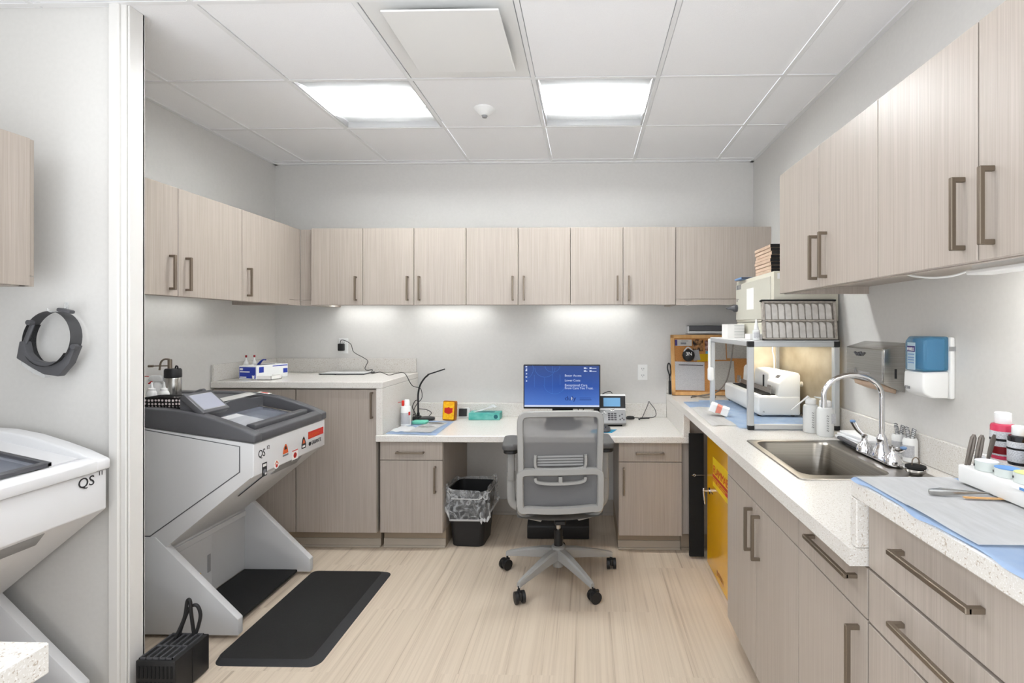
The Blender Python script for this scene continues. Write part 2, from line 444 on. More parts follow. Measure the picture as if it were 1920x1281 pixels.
def struct(name, mb, m):
    o = mb.build(name, m); o['kind'] = 'structure'; return o


def smooth_pts(pts, sub=6, closed=False):
    """Catmull-Rom through points"""
    P = [Vector(p) for p in pts]; n = len(P); out = []
    for i in range(n if closed else n - 1):
        p0 = P[i - 1] if (i > 0 or closed) else P[0]; p1 = P[i]; p2 = P[(i + 1) % n]; p3 = P[(i + 2) % n] if (i + 2 < n or closed) else P[-1]
        for k in range(sub):
            t = k / sub
            out.append(0.5 * ((2 * p1) + (p2 - p0) * t + (2 * p0 - 5 * p1 + 4 * p2 - p3) * t * t + (3 * p1 - p0 - 3 * p2 + p3) * t ** 3))
    if not closed: out.append(P[-1])
    return out


def rrect(w, h, r, n=5, cx=0, cy=0):
    out = []
    for sx, sy, a0 in ((1, 1, 0), (-1, 1, 90), (-1, -1, 180), (1, -1, 270)):
        for k in range(n + 1):
            a = R(a0 + 90 * k / n); out.append((cx + sx * (w / 2 - r) + r * math.cos(a), cy + sy * (h / 2 - r) + r * math.sin(a)))
    return out

# ------------------------------------------------------------------ the room
XL, XR, YB, ZC = -2.36, 1.234, 3.79, 2.63
YN, YF, YCL = 0.45, 0.0, 0.75
m = MB(); m.box(XL - 0.3, XR + 0.3, YF, YB + 0.1, -0.06, 0.0); struct('floor', m, 'floor')
m = MB(); m.box(XL - 0.1, XR + 0.1, YB, YB + 0.1, 0, ZC + 0.06); struct('wall_back', m, 'wall')
m = MB(); m.box(XL - 0.1, XL, YN, YB, 0, ZC + 0.06); struct('wall_left', m, 'wall')
m = MB(); m.box(XR, XR + 0.1, YN, YB, 0, ZC + 0.06); struct('wall_right', m, 'wall')
m = MB(); m.box(XL, -1.765, 1.90, 1.945, 0, ZC + 0.03); struct('wall_divider', m, 'wall')
m = MB()
m.box(-1.806, -1.7665, 1.872, 1.90, 0, ZC, 0.004); m.box(-1.7665, -1.746, 1.882, 1.945, 0, ZC, 0.002)
m.box(-1.745, -1.738, 1.888, 1.955, 0, ZC, 0.002); m.box(-1.765, -1.738, 1.9455, 1.957, 0, ZC, 0.002)
struct('trim_1', m, 'trim')

# ceiling: tiles with their edges, metal grid, perimeter angle
PX, PY = [-2.10 + 0.612 * i for i in range(-1, 7)], [-1.182 + 0.612 * j for j in range(0, 9)]
LIGHTS = {(2, 6), (4, 6)}       # cells with a light: (column, row) -> x from PX[col], y from PY[row]
DIFF = (3, 5)
m = MB(); m.mi = 0
xs = [XL] + [x for x in PX if XL + 0.02 < x < XR - 0.02] + [XR]; ys = [YCL] + [y for y in PY if YCL < y < YB - 0.05] + [YB]
def cell(x0, x1, y0, y1):
    for (c, r) in LIGHTS | {DIFF}:
        if abs(x0 - PX[c]) < 0.02 and abs(y0 - PY[r]) < 0.02: return True
    return False
for x0, x1 in zip(xs, xs[1:]):
    for y0, y1 in zip(ys, ys[1:]):
        if cell(x0, x1, y0, y1): continue
        m.mi = 0; m.box(x0 + 0.0125, x1 - 0.0125, y0 + 0.0125, y1 - 0.0125, ZC, ZC + 0.03, 0.001)
m.mi = 2; m.box(XL, XR, YCL, YB, ZC + 0.4, ZC + 0.42)
struct('ceiling', m, ['tile', 'tbar', 'tgap'])
m = MB()
for x in xs[1:-1]: m.box(x - 0.0100, x + 0.0100, YCL, YB, ZC - 0.003, ZC + 0.001)
for y in ys[1:-1]:
    for x0, x1 in zip(xs, xs[1:]): m.box(x0 + 0.0098, x1 - 0.0098, y - 0.0100, y + 0.0100, ZC - 0.003, ZC + 0.001)
struct('trim_2', m, 'tbar')
m = MB(); m.box(XL, XR, YB - 0.032, YB, ZC - 0.006, ZC + 0.002); m.box(XL, XL + 0.024, 1.95, YB, ZC - 0.006, ZC + 0.002); m.box(XR - 0.024, XR, YCL, YB, ZC - 0.006, ZC + 0.002)
struct('trim_3', m, 'tbar')
m = MB(); m.prism([(YB - 0.010, 0.11), (YB, 0.11), (YB, 0), (YB - 0.022, 0), (YB - 0.022, 0.012), (YB - 0.010, 0.022)], 'X', -0.897, 0.196)
struct('baseboard_back', m, 'basegrey')

# ceiling lights
def troffer(c, r, label):
    x0, x1, y0, y1 = PX[c] + 0.012, PX[c + 1] - 0.012, PY[r] + 0.012, PY[r + 1] - 0.012
    t = thing('ceiling_light', label, 'ceiling light', ((x0 + x1) / 2, (y0 + y1) / 2, ZC), 0, 'recessed square ceiling lights')
    ym0, ym1 = y0 + 0.185, y1 - 0.185
    z1 = ZC + 0.075
    m = MB()   # housing: end walls and top
    m.box(x0, x0 + 0.01, y0, y1, ZC, z1 + 0.03); m.box(x1 - 0.01, x1, y0, y1, ZC, z1 + 0.03); m.box(x0, x1, y0, y1, z1 + 0.03, z1 + 0.04)
    m.box(x0, x1, y0, y0 + 0.006, ZC, z1 + 0.03); m.box(x0, x1, y1 - 0.006, y1, ZC, z1 + 0.03)
    m.build('housing', 'reflector', t)
    for ya, yb in ((y0 + 0.006, ym0), (y1 - 0.006, ym1)):
        m = MB()
        m.sheet(lambda u, v: (x0 + 0.012 + u * (x1 - x0 - 0.024), ya + v * (yb - ya), ZC + 0.004 + 0.030 * (math.sin(v * math.pi / 2) if ya < ym0 - 0.1 else math.cos(v * math.pi / 2))), 1, 10, 0.003)
        m.build('reflector_panel', 'reflector', t)
    m = MB()
    m.sheet(lambda u, v: (x0 + 0.03 + u * (x1 - x0 - 0.06), ym0 + v * (ym1 - ym0), ZC + 0.046), 1, 1, 0.004)
    m.build('diffuser', 'led', t)
    for xa in (x0 + 0.014, x1 - 0.030):
        m = MB(); m.prism([(ym0 - 0.012, ZC + 0.05), (ym0, ZC + 0.05), (ym1, ZC + 0.03), (ym1 + 0.01, ZC + 0.045), (ym1, ZC + 0.06), (ym0, ZC + 0.062)], 'X', xa, xa + 0.014)
        m.build('end_bracket', 'white', t)
troffer(2, 6, 'left lit recessed ceiling light, between the plain tiles over the corner cabinets')
troffer(4, 6, 'right lit recessed ceiling light, to the right of the round sensor')

# air diffuser with its hanging square plate
t = thing('air_diffuser', 'square white ceiling air diffuser with a plate hanging under a round duct', 'air vent', (PX[3] + 0.306, PY[5] + 0.306, ZC))
x0, x1, y0, y1 = PX[3] + 0.012, PX[4] - 0.012, PY[5] + 0.012, PY[6] - 0.012
cx, cy = (x0 + x1) / 2, (y0 + y1) / 2
m = MB()
def cone(u, v):
    a = 2 * math.pi * u; k = v
    ca, sa = math.cos(a), math.sin(a); q = max(abs(ca), abs(sa)); sq = 0.292 / q
    rr = (0.255 / (abs(ca) ** 4 + abs(sa) ** 4) ** 0.25)
    if k < 0.25: r = sq + (rr - sq) * k / 0.25; z = ZC
    else: r = rr + (0.155 - rr) * (k - 0.25) / 0.75; z = ZC + 0.065 * ((k - 0.25) / 0.75) ** 1.4
    return (cx + r * ca, cy + r * sa, z)
m.sheet(cone, 64, 14); m.build('flared_frame', 'white', t)
m = MB(); m.lathe([(0.155, 0.0655), (0.155, 0.25), (0.0, 0.25)], (cx, cy, ZC), 32); m.build('duct_collar', 'duct', t)
m = MB(); m.box(-0.772, -0.328, 1.874, 2.332, 2.583, 2.590, 0.002); m.build('square_plate', 'white', t)
for sx in (-1, 1):
    for sy in (-1, 1):
        m = MB(); m.box(cx + sx * 0.15 - 0.004, cx + sx * 0.15 + 0.004, cy + sy * 0.15 - 0.004, cy + sy * 0.15 + 0.004, 2.59, ZC + 0.075); m.build('hanger', 'white', t)

t = thing('ceiling_sensor', 'small round white sensor on the ceiling tile between the two lights', 'sensor', (-0.575, 2.835, ZC))
m = MB(); m.lathe([(0.058, 0), (0.058, -0.006), (0.05, -0.016), (0.026, -0.036), (0.022, -0.04), (0, -0.04)], (-0.575, 2.835, ZC), 32); m.build('dome', 'white', t)
m = MB(); m.lathe([(0.017, -0.0395), (0.013, -0.050), (0, -0.052)], (-0.575, 2.835, ZC), 20); m.build('lens', 'midgrey', t)

# ------------------------------------------------------------------ cabinets
def pull(parent, c, along, out, L=0.165, off=0.032):
    c = Vector(c); a = Vector(along); o = Vector(out); s = 0.0055
    m = MB()
    m.obox(c + o * (off - s), a, o, L / 2, s, s, 0.0015)
    for k in (-1, 1): m.obox(c + a * k * (L / 2 - s) + o * (off - s) / 2, o, a, (off - s) / 2, s, s * 0.9, 0.001)
    return m.build('handle', 'pull', parent)

G = 0.0019
def front(root, kind, plane, a0, a1, z0, z1, th=0.019):
    """door or drawer front; plane ('Y',y,-1): outer face at y facing -y; ('X',x,s): facing s along x; a0..a1 along the other axis"""
    ax, p, s = plane; m = MB()
    if ax == 'Y': m.box(a0 + G, a1 - G, p, p - s * th, z0 + G, z1 - G, 0.001) if s > 0 else m.box(a0 + G, a1 - G, p, p + th, z0 + G, z1 - G, 0.001)
    else:
        m.box(min(p, p - s * th), max(p, p - s * th), a0 + G, a1 - G, z0 + G, z1 - G, 0.001)
    return m.build(kind, 'laminate', root)
def pt(plane, a, z):
    return (a, plane[1], z) if plane[0] == 'Y' else (plane[1], a, z)
def outv(plane):
    return (0, plane[2], 0) if plane[0] == 'Y' else (plane[2], 0, 0)
def alongv(plane):
    return (1, 0, 0) if plane[0] == 'Y' else (0, 1, 0)

ZU0, ZU1 = 1.55, 2.075
def upper_body(root, plane, a0, a1, depth, ends=(True, True), rail=True):
    ax, p, s = plane; q = p - s * 0.0205; w = p - s * depth       # carcass front and wall side
    def bx(m, d0, d1, b0, b1, z0, z1):
        d0, d1 = min(d0, d1), max(d0, d1)
        if ax == 'Y': m.box(b0, b1, d0, d1, z0, z1)
        else: m.box(d0, d1, b0, b1, z0, z1)
    m = MB(); bx(m, q, w, a0 + 0.0005, a1 - 0.0005, ZU0 + 0.032, ZU1)
    if ends[0]: bx(m, q, w, a0 + 0.0005, a0 + 0.018, ZU0, ZU0 + 0.032)
    if ends[1]: bx(m, q, w, a1 - 0.018, a1 - 0.0005, ZU0, ZU0 + 0.032)
    if rail: bx(m, q, q - s * 0.018, a0 + 0.0005, a1 - 0.0005, ZU0, ZU0 + 0.032)
    return m.build('carcass', 'laminate', root)

def upper(label, plane, seams, pulls, depth, ends=(False, False), filler=None):
    a0, a1 = seams[0], seams[-1]
    lo, hi = (min(a0, filler[0]), max(a1, filler[1])) if filler else (a0, a1)
    c = (a0 + a1) / 2; w = plane[1] - plane[2] * depth / 2
    t = thing('wall_cabinet', label, 'wall cabinet', (c, w, ZU0) if plane[0] == 'Y' else (w, c, ZU0), 0, 'wall cabinets')
    upper_body(t, plane, a0, a1, depth, ends)
    for b0, b1 in zip(seams, seams[1:]):
        d = front(t, 'door', plane, b0, b1, ZU0, ZU1)
        for pa in pulls:
            if b0 < pa < b1: pull(d, pt(plane, pa, 1.6625), (0, 0, 1), outv(plane))
    if filler:
        ax, p, s = plane; m = MB(); q0 = p - s * filler[2]
        f0, f1 = filler[:2]
        for z0, z1 in ((ZU0, ZU0 + 0.036), (ZU0 + 0.038, ZU1 - 0.001)):
            w2 = p - s * depth
            if ax == 'Y': m.box(f0 + G, f1 - G, min(q0, w2), max(q0, w2), z0 if z0 < ZU0 + 0.01 else z0, z1)
            else: m.box(min(q0, w2), max(q0, w2), f0 + G, f1 - G, z0, z1)
        m.build('filler_panel', 'laminate', t)
    return t

PB = ('Y', 3.41, -1)
upper('single-door wall cabinet on the back wall, first from the left corner', PB, [-1.878, -1.523], [-1.566], 0.378, (True, False), (-1.980, -1.878, 0.050))
upper('two-door wall cabinet on the back wall, above the gooseneck lamp', PB, [-1.523, -1.173, -0.817], [-1.213, -1.133], 0.378)
upper('two-door wall cabinet on the back wall, directly above the monitor, left of the last pair', PB, [-0.817, -0.464, -0.111], [-0.499, -0.424], 0.378)
upper('two-door wall cabinet on the back wall, above the right wall outlet, beside the blank panel', PB, [-0.111, 0.242, 0.595], [0.205, 0.28], 0.378, (False, True))
t = thing('corner_cabinet', 'wall cabinet with a plain doorless front in the right back corner, above the corkboard', 'wall cabinet', (0.91, 3.6, ZU0))
upper_body(t, PB, 0.595, XR, 0.378, (True, False))
m = MB(); m.box(0.597, XR - 0.0005, 3.418, 3.4305, ZU0 + 0.040, ZU1 - 0.001, 0.001); m.build('blank_panel', 'laminate', t)
m = MB(); m.box(0.597, XR - 0.0005, 3.419, 3.4305, ZU0, ZU0 + 0.038, 0.001); m.build('bottom_rail', 'laminate', t)

PL = ('X', -1.97, 1)
upper('two-door wall cabinet on the left wall beside the white door trim', PL, [1.958, 2.401, 2.854], [2.351, 2.448], 0.389, (True, False))
upper('single-door wall cabinet on the left wall, next to the left back corner', PL, [2.854, 3.317], [2.898], 0.389, (False, False), (3.317, 3.459, 0.010))
upper('wall cabinet at the left picture edge, above the hanging magnifier headset', PL, [0.90, 1.327, 1.753], [], 0.389, (True, True), (1.753, 1.776, 0.012))

PR = ('X', 0.852, -1)
upper('two-door wall cabinet on the right wall, far pair, beside the cream oven', PR, [1.503, 1.880, 2.260], [1.898, 1.820], 0.381, (False, True))
upper('two-door wall cabinet on the right wall, near pair at the right picture edge', PR, [0.745, 1.122, 1.503], [1.163, 1.080], 0.381, (True, False))

# slim lights under the wall cabinets
def cablight(label, x0, x1, y0, y1, z=1.581):
    t = thing('under_cabinet_light', label, 'light', ((x0 + x1) / 2, (y0 + y1) / 2, z - 0.02), 0, 'slim lights under the wall cabinets')
    m = MB(); m.box(x0, x1, y0, y1, z - 0.009, z, 0.002); m.build('housing', 'white', t)
    m = MB(); m.box(x0 + 0.012, x1 - 0.012, y0 + 0.006, y1 - 0.006, z - 0.0105, z - 0.0085); m.build('diffuser', 'ledstrip', t)
    return t
cablight('slim light under the back wall cabinets above the left outlet', -1.90, -1.42, 3.655, 3.70)
cablight('slim light under the back wall cabinets above the yellow case', -1.28, -0.72, 3.655, 3.70)
cablight('slim light under the back wall cabinets above the monitor', -0.30, 0.36, 3.655, 3.70)
cablight('slim light under the left wall cabinets above the spray bottles', -2.26, -2.22, 2.40, 3.05)
t = thing('under_cabinet_light', 'white swivel light under the right wall cabinets at the right picture edge', 'light', (1.0, 1.03, 1.56), 0, 'slim lights under the wall cabinets')
m = MB(); m.box(0.97, 1.026, 0.80, 1.30, 1.548, 1.566, 0.003); m.box(0.955, 1.022, 1.12, 1.30, 1.538, 1.55, 0.003); m.box(0.99, 1.02, 0.95, 1.20, 1.566, 1.582); m.build('housing', 'white', t)
m = MB(); m.obox((1.036, 1.15, 1.5535), (0, 1, 0), (0.7, 0, 0.7), 0.145, 0.012, 0.0015); m.build('diffuser', 'ledlamp', t)
m = MB(); m.tube(smooth_pts([(0.98, 1.30, 1.556), (0.955, 1.35, 1.54), (0.93, 1.43, 1.545), (0.905, 1.52, 1.572), (0.90, 1.56, 1.582)], 6), 0.003, 6); m.build('cord', 'white', t)

# base cabinets
def base(name, label, plane, a0, a1, z1, depth, fronts, toe=0.115, toeset=0.05, ends=0.0):
    ax, p, s = plane; q = p - s * 0.0205; w = p - s * depth
    def bx(m, d0, d1, b0, b1, z0, zz, b=0.0):
        d0, d1 = min(d0, d1), max(d0, d1)
        if ax == 'Y': m.box(b0, b1, d0, d1, z0, zz, b)
        else: m.box(d0, d1, b0, b1, z0, zz, b)
    c = (a0 + a1) / 2; wm = (p + w) / 2
    t = thing(name, label, 'cabinet', (c, wm, 0) if ax == 'Y' else (wm, c, 0), 0, 'base cabinets')
    m = MB(); bx(m, q, w, a0 + 0.0005, a1 - 0.0005, toe, z1); m.build('carcass', 'laminate', t)
    m = MB(); bx(m, q - s * toeset, w, a0 + 0.0005, a1 - 0.0005, 0.0, toe - 0.001); m.build('toe_kick', 'toe', t)
    m = MB(); e0, e1 = q - s * toeset, q - s * (toeset - 0.006); bx(m, e0, e1, a0, a1, 0.013, 0.055, 0.0); bx(m, e0, q - s * (toeset - 0.02), a0, a1, 0.0, 0.013, 0.003); m.build('cove_base', 'cove', t)
    for f in fronts:
        kind, b0, b1, z0, zz = f[:5]
        d = front(t, kind, plane, b0, b1, z0, zz)
        if len(f) > 5 and f[5]:
            h = f[5]
            if h[0] == 'V': pull(d, pt(plane, h[1], h[2]), (0, 0, 1), outv(plane), h[3] if len(h) > 3 else 0.165)
            else: pull(d, pt(plane, h[1], h[2]), alongv(plane), outv(plane), h[3] if len(h) > 3 else 0.175)
    return t

PD = ('Y', 3.14, -1); PD2 = ('Y', 3.135, -1)
base('base_cabinet', 'tall base cabinet with one wide door under the raised left counter', PD2, -2.355, -1.312, 1.019, 0.645,
     [('door', -2.352, -1.825, 0.115, 1.012), ('door', -1.822, -1.312, 0.115, 1.012, ('V', -1.338, 0.915))])
base('base_cabinet', 'base cabinet with a drawer over a door, left of the waste bin', PD, -1.294, -0.898, 0.689, 0.64,
     [('drawer', -1.294, -0.898, 0.570, 0.686, ('H', -1.100, 0.621)), ('door', -1.294, -0.898, 0.115, 0.570, ('V', -0.943, 0.453))])
base('base_cabinet', 'base cabinet with a drawer over a door, right of the desk chair', PD, 0.196, 0.588, 0.689, 0.64,
     [('drawer', 0.196, 0.588, 0.567, 0.686, ('H', 0.388, 0.623)), ('door', 0.196, 0.588, 0.110, 0.567, ('V', 0.227, 0.450))])
t = thing('filler_panel', 'narrow recessed laminate panel right of the desk base cabinet, behind the black board', 'panel', (0.62, 3.3, 0))
m = MB(); m.box(0.5905, 0.632, 3.165, 3.185, 0.115, 0.688); m.box(0.632, 1.228, 3.165, 3.185, 0.115, 0.868); m.build('panel_face', 'laminate', t)
m = MB(); m.box(0.5905, 1.228, 3.215, 3.235, 0, 0.114); m.box(0.5905, 1.228, 3.195, 3.215, 0, 0.013, 0.003); m.build('toe_kick', 'toe', t)

PC = ('X', 0.63, -1)
base('base_cabinet', 'two-door sink base cabinet below the stainless sink, next to the yellow cabinet', PC, 1.523, 2.285, 0.70, 0.6,
     [('drawer_front', 1.523, 2.285, 0.748, 0.866), ('door', 1.905, 2.285, 0.105, 0.748, ('V', 1.945, 0.635)), ('door', 1.523, 1.905, 0.105, 0.748, ('V', 1.862, 0.635))])
base('base_cabinet', 'base cabinet with a drawer over a door, between sink and raised right counter', PC, 1.151, 1.523, 0.868, 0.6,
     [('drawer', 1.151, 1.523, 0.748, 0.866, ('H', 1.308, 0.826, 0.23)), ('door', 1.151, 1.523, 0.105, 0.748, ('V', 1.188, 0.635))])
base('drawer_cabinet', 'three-drawer base cabinet under the raised counter at the right picture edge', PC, 0.690, 1.1485, 1.019, 0.6,
     [('drawer', 0.690, 1.1485, 0.869, 1.016, ('H', 0.921, 0.958, 0.215)), ('drawer', 0.690, 1.1485, 0.748, 0.866, ('H', 0.921, 0.814, 0.215)), ('drawer', 0.690, 1.1485, 0.43, 0.746, ('H', 0.921, 0.66, 0.215)), ('drawer', 0.690, 1.1485, 0.105, 0.428)])

# worktops
t = thing('worktop', 'raised speckled quartz worktop in the left back corner with the glove box', 'worktop', (-1.8, 3.45, 1.02), 0, 'quartz worktops')
m = MB(); m.box(-2.357, -1.270, 3.12, 3.787, 1.020, 1.060, 0.003); m.build('slab', 'quartz', t)
m = MB(); m.box(-1.310, -1.270, 3.12, 3.787, 0.7305, 1.0195, 0.002); m.build('side_panel', 'quartz', t)
m = MB(); m.box(-2.3395, -1.280, 3.77, 3.788, 1.0605, 1.166, 0.002); m.box(-2.358, -2.340, 3.13, 3.788, 1.0605, 1.166, 0.002); m.build('backsplash', 'quartz', t)
t = thing('worktop', 'speckled quartz desk worktop with the monitor and phone', 'worktop', (-0.34, 3.45, 0.69), 0, 'quartz worktops')
m = MB(); m.box(-1.310, 0.630, 3.11, 3.787, 0.690, 0.730, 0.003); m.build('slab', 'quartz', t)
m = MB(); m.box(-1.2695, 0.5895, 3.77, 3.788, 0.7305, 0.832, 0.002); m.build('backsplash', 'quartz', t)
t = thing('worktop', 'long speckled quartz worktop along the right wall with the sink set into it', 'worktop', (0.92, 2.5, 0.87), 0, 'quartz worktops')
m = MB()
SX0, SX1, SY0, SY1 = 0.705, 1.02, 1.69, 2.20        # sink opening
for a in ((0.59, SX0, 1.151, 3.787), (SX1 + 0.12, 1.231, 1.151, 3.787), (SX0, SX1 + 0.12, SY1, 3.787), (SX0, SX1 + 0.12, 1.151, SY0)): m.box(a[0], a[1], a[2], a[3], 0.870, 0.910)
m.build('slab', 'quartz', t)
m = MB(); m.box(0.5905, 0.630, 3.11, 3.787, 0.7305, 0.8695, 0.002); m.build('side_panel', 'quartz', t)
m = MB(); m.box(1.215, 1.232, 1.20, 3.788, 0.9105, 1.015, 0.002); m.box(0.592, 1.2145, 3.77, 3.788, 0.9105, 1.015, 0.002); m.build('backsplash', 'quartz', t)
t = thing('worktop', 'raised speckled quartz worktop at the right picture edge under the blue pad', 'worktop', (0.92, 0.7, 1.02), 0, 'quartz worktops')
m = MB(); m.box(0.605, 1.231, 0.30, 1.178, 1.020, 1.060, 0.003); m.build('slab', 'quartz', t)
m = MB(); m.box(0.605, 1.2145, 1.1505, 1.178, 0.9105, 1.0195, 0.002); m.build('side_panel', 'quartz', t)
t = thing('worktop', 'corner of a speckled quartz worktop in the bottom left foreground', 'worktop', (-1.2, 0.3, 0.86), 0, 'quartz worktops')
m = MB(); m.box(-1.6, -0.850, 0.0, 0.785, 0.860, 0.910, 0.003); m.build('slab', 'quartz', t)
m = MB(); m.box(-1.58, -0.93, 0.02, 0.70, 0.0, 0.8595); m.build('base_panel', 'laminate', t)

# outlets
def outlet(label, x0, x1, z0, z1, sockets=True):
    t = thing('wall_outlet', label, 'outlet', ((x0 + x1) / 2, YB, (z0 + z1) / 2), 0, 'white wall outlets')
    m = MB(); m.box(x0, x1, YB - 0.006, YB, z0, z1, 0.002); m.build('cover_plate', 'white', t)
    c = (x0 + x1) / 2
    if sockets:
        for k in (0.29, 0.71):
            zc = z0 + (z1 - z0) * k; m = MB(); m.prism(rrect(0.034, 0.030, 0.009, 4, c, zc), 'Y', YB - 0.0085, YB - 0.004); s = m.build('socket', 'white', t)
            m = MB()
            for dx in (-0.007, 0.007): m.box(c + dx - 0.0014, c + dx + 0.0014, YB - 0.0092, YB - 0.008, zc - 0.001, zc + 0.009)
            m.cyl((c, YB - 0.0092, zc - 0.007), 0.0026, 0.001, (0, 1, 0), 10); m.build('slots', 'ink', s)
    return t
outlet('white wall outlet with no plug above the desk, right of the monitor', 0.380, 0.452, 1.004, 1.121)
outlet('white wall outlet with a black adapter plugged in above the raised counter', -1.873, -1.802, 1.200, 1.316)
outlet('white wall outlet in the desk knee space beside the chair arm', -0.60, -0.53, 0.30, 0.42)
t = thing('power_adapter', 'black plug-in power adapter in the left back wall outlet', 'adapter', (-1.845, YB, 1.25))
m = MB(); m.box(-1.864, -1.822, YB - 0.045, YB - 0.009, 1.222, 1.276, 0.006, 2); m.build('adapter_body', 'black', t)
m = MB(); m.tube(smooth_pts([(-1.845, 3.75, 1.276), (-1.835, 3.745, 1.302), (-1.80, 3.74, 1.298), (-1.755, 3.735, 1.27), (-1.735, 3.735, 1.215), (-1.66, 3.74, 1.17), (-1.63, 3.735, 1.145), (-1.635, 3.70, 1.098), (-1.60, 3.66, 1.085), (-1.555, 3.64, 1.092), (-1.55, 3.62, 1.066), (-1.48, 3.60, 1.078), (-1.40, 3.55, 1.062), (-1.36, 3.58, 1.070), (-1.31, 3.57, 1.078), (-1.268, 3.53, 1.063), (-1.225, 3.53, 0.99), (-1.17, 3.54, 0.968), (-1.164, 3.55, 0.90), (-1.20, 3.56, 0.86), (-1.225, 3.56, 0.80), (-1.19, 3.56, 0.737), (-1.165, 3.57, 0.735)], 5), 0.0026, 6)
m.build('cord', 'cable', t)
# ------------------------------------------------------------------ the two dental milling machines
def machine(xf, y0, y1, label, white, ub, far):
    """xf: front plane; ub: depth to the back; far: the one with the dark lid"""
    body = 'machinewhite' if white else 'machine'; lidm = 'machinewhite' if white else 'darkgrey'
    t = thing('milling_machine', label, 'machine', (xf - ub / 2, (y0 + y1) / 2, 0))
    X = lambda u: xf + u
    P = lambda pts: [(X(u), z) for u, z in pts]
    m = MB(); m.prism(P([(0, 0.878), (0, 0.733), (-0.41, 0.400), (-0.44, 0.375), (-0.44, 0.032), (-ub, 0.032), (-ub, 0.985), (-0.5, 0.950)]), 'Y', y0, y1, 0.004, 2)
    m.build('body', body, t)
    if far:      # front of the same body, the light on it put into a paler colour
        m = MB(); m.prism(P([(0.003, 0.876), (0.003, 0.732), (-0.012, 0.722), (-0.012, 0.876)]), 'Y', y0 + 0.001, y1 - 0.001, 0.002); m.build('lit_front_strip', 'machinewhite', t)
    for s, ys in ((1, (y0 - 0.004, y0 + 0.030)), (-1, (y1 - 0.030, y1 + 0.004))):
        m = MB(); m.prism(P([(-0.445, 0.455), (-0.066, 0.090), (-0.066, 0.018), (-ub, 0.018), (-ub, 0.455)]), 'Y', ys[0], ys[1], 0.003, 2); m.build('side_leg', body, t)
    for ya, yb in ((y0 - 0.003, y0 + 0.004), (y1 - 0.004, y1 + 0.003)):
        g0, g1 = (ya, ya + 0.0018) if ya < y0 + 0.001 - 0.002 else (yb - 0.0018, yb)
        g0 += 0.0014 if ya < y0 - 0.001 else -0.0014; g1 += 0.0014 if ya < y0 - 0.001 else -0.0014
        m = MB(); m.prism(P([(-0.0585, 0.868), (-0.0585, 0.7505), (-0.47, 0.4575), (-ub + 0.008, 0.4575), (-ub + 0.008, 0.978), (-0.5, 0.943)]), 'Y', g0, g1); m.build('panel_gap', 'darkgrey', t)
        m = MB(); m.prism(P([(-0.062, 0.866), (-0.062, 0.752), (-0.47, 0.462), (-ub + 0.01, 0.462), (-ub + 0.01, 0.975), (-0.5, 0.940)]), 'Y', ya, yb, 0.002); m.build('side_panel', body, t)
    # dark band between legs and panel
    m = MB(); m.box(X(-0.438), X(-0.135), y0 + 0.034, y1 - 0.034, 0.018, 0.034, 0.003); m.build('foot_plate', 'blackmatte', t)
    # service door on the lower back panel
    m = MB(); m.box(X(-0.4395), X(-0.434), y0 + 0.06, y0 + 0.33, 0.07, 0.335, 0.002); d = m.build('service_door', body, t)
    m = MB(); m.box(X(-0.4345), X(-0.431), y0 + 0.295, y0 + 0.318, 0.15, 0.24, 0.002); m.build('door_latch', 'midgrey', d)
    m = MB(); m.cyl((X(-0.4345), y0 + 0.245, 0.165), 0.009, 0.0015, (1, 0, 0), 14); m.build('warning_dot', 'yellow', d)
    m = MB(); m.box(X(-0.4405), X(-0.430), y0 + 0.031, y1 - 0.031, 0.335, 0.365, 0.003); m.build('ledge', body, t)
    # collecting drawer on the slanted underside
    yc0, yc1 = y0 + 0.13, y1 - 0.20
    m = MB(); m.prism(P([(-0.030, 0.702), (-0.15, 0.605), (-0.155, 0.612), (-0.033, 0.712)]), 'Y', yc0, yc1, 0.001); dr = m.build('drawer', body, t)
    m = MB(); m.prism(P([(-0.012, 0.722), (-0.045, 0.680), (-0.06, 0.680), (-0.03, 0.718)]), 'Y', yc0 + 0.08, yc1, 0.002); m.build('drawer_handle', 'midgrey', dr)
    m = MB(); m.prism(P([(-0.034, 0.696), (-0.155, 0.599), (-0.157, 0.6015), (-0.036, 0.699)]), 'Y', yc0 - 0.006, yc0 + 0.002); m.build('drawer_gap', 'ink', dr)
    # lid: profile rim
    top = [(0.012, 0.918), (-0.055, 0.948), (-0.14, 0.978), (-0.24, 1.008), (-0.335, 1.026), (-0.5, 1.037), (-ub, 1.040)]
    bot = [(-ub, 0.987), (-0.5, 0.952), (0.012, 0.880)]
    for ya, yb in ((y0 - 0.006, y0 + 0.05), (y1 - 0.05, y1 + 0.006)):
        m = MB(); m.prism(P(top + bot), 'Y', ya, yb, 0.008, 3); m.build('lid_side_rail', lidm, t)
    m = MB(); m.prism(P([(0.012, 0.918), (-0.02, 0.932), (-0.055, 0.925), (-0.055, 0.8875), (0.012, 0.880)]), 'Y', y0 + 0.045, y1 - 0.045, 0.005, 2); m.build('lid_front_rail', lidm, t)
    m = MB(); m.prism(P([(-0.43, 1.020), (-0.5, 1.026), (-ub, 1.030), (-ub, 0.987), (-0.5, 0.953), (-0.43, 0.943)]), 'Y', y0 + 0.045, y1 - 0.045, 0.004); m.build('lid_deck', lidm, t)
    m = MB(); m.prism(P([(-0.055, 0.900), (-0.43, 0.956), (-0.43, 0.943), (-0.055, 0.888)]), 'Y', y0 + 0.05, y1 - 0.05); m.build('chamber_floor', 'darkgrey' if far else 'midgrey', t)
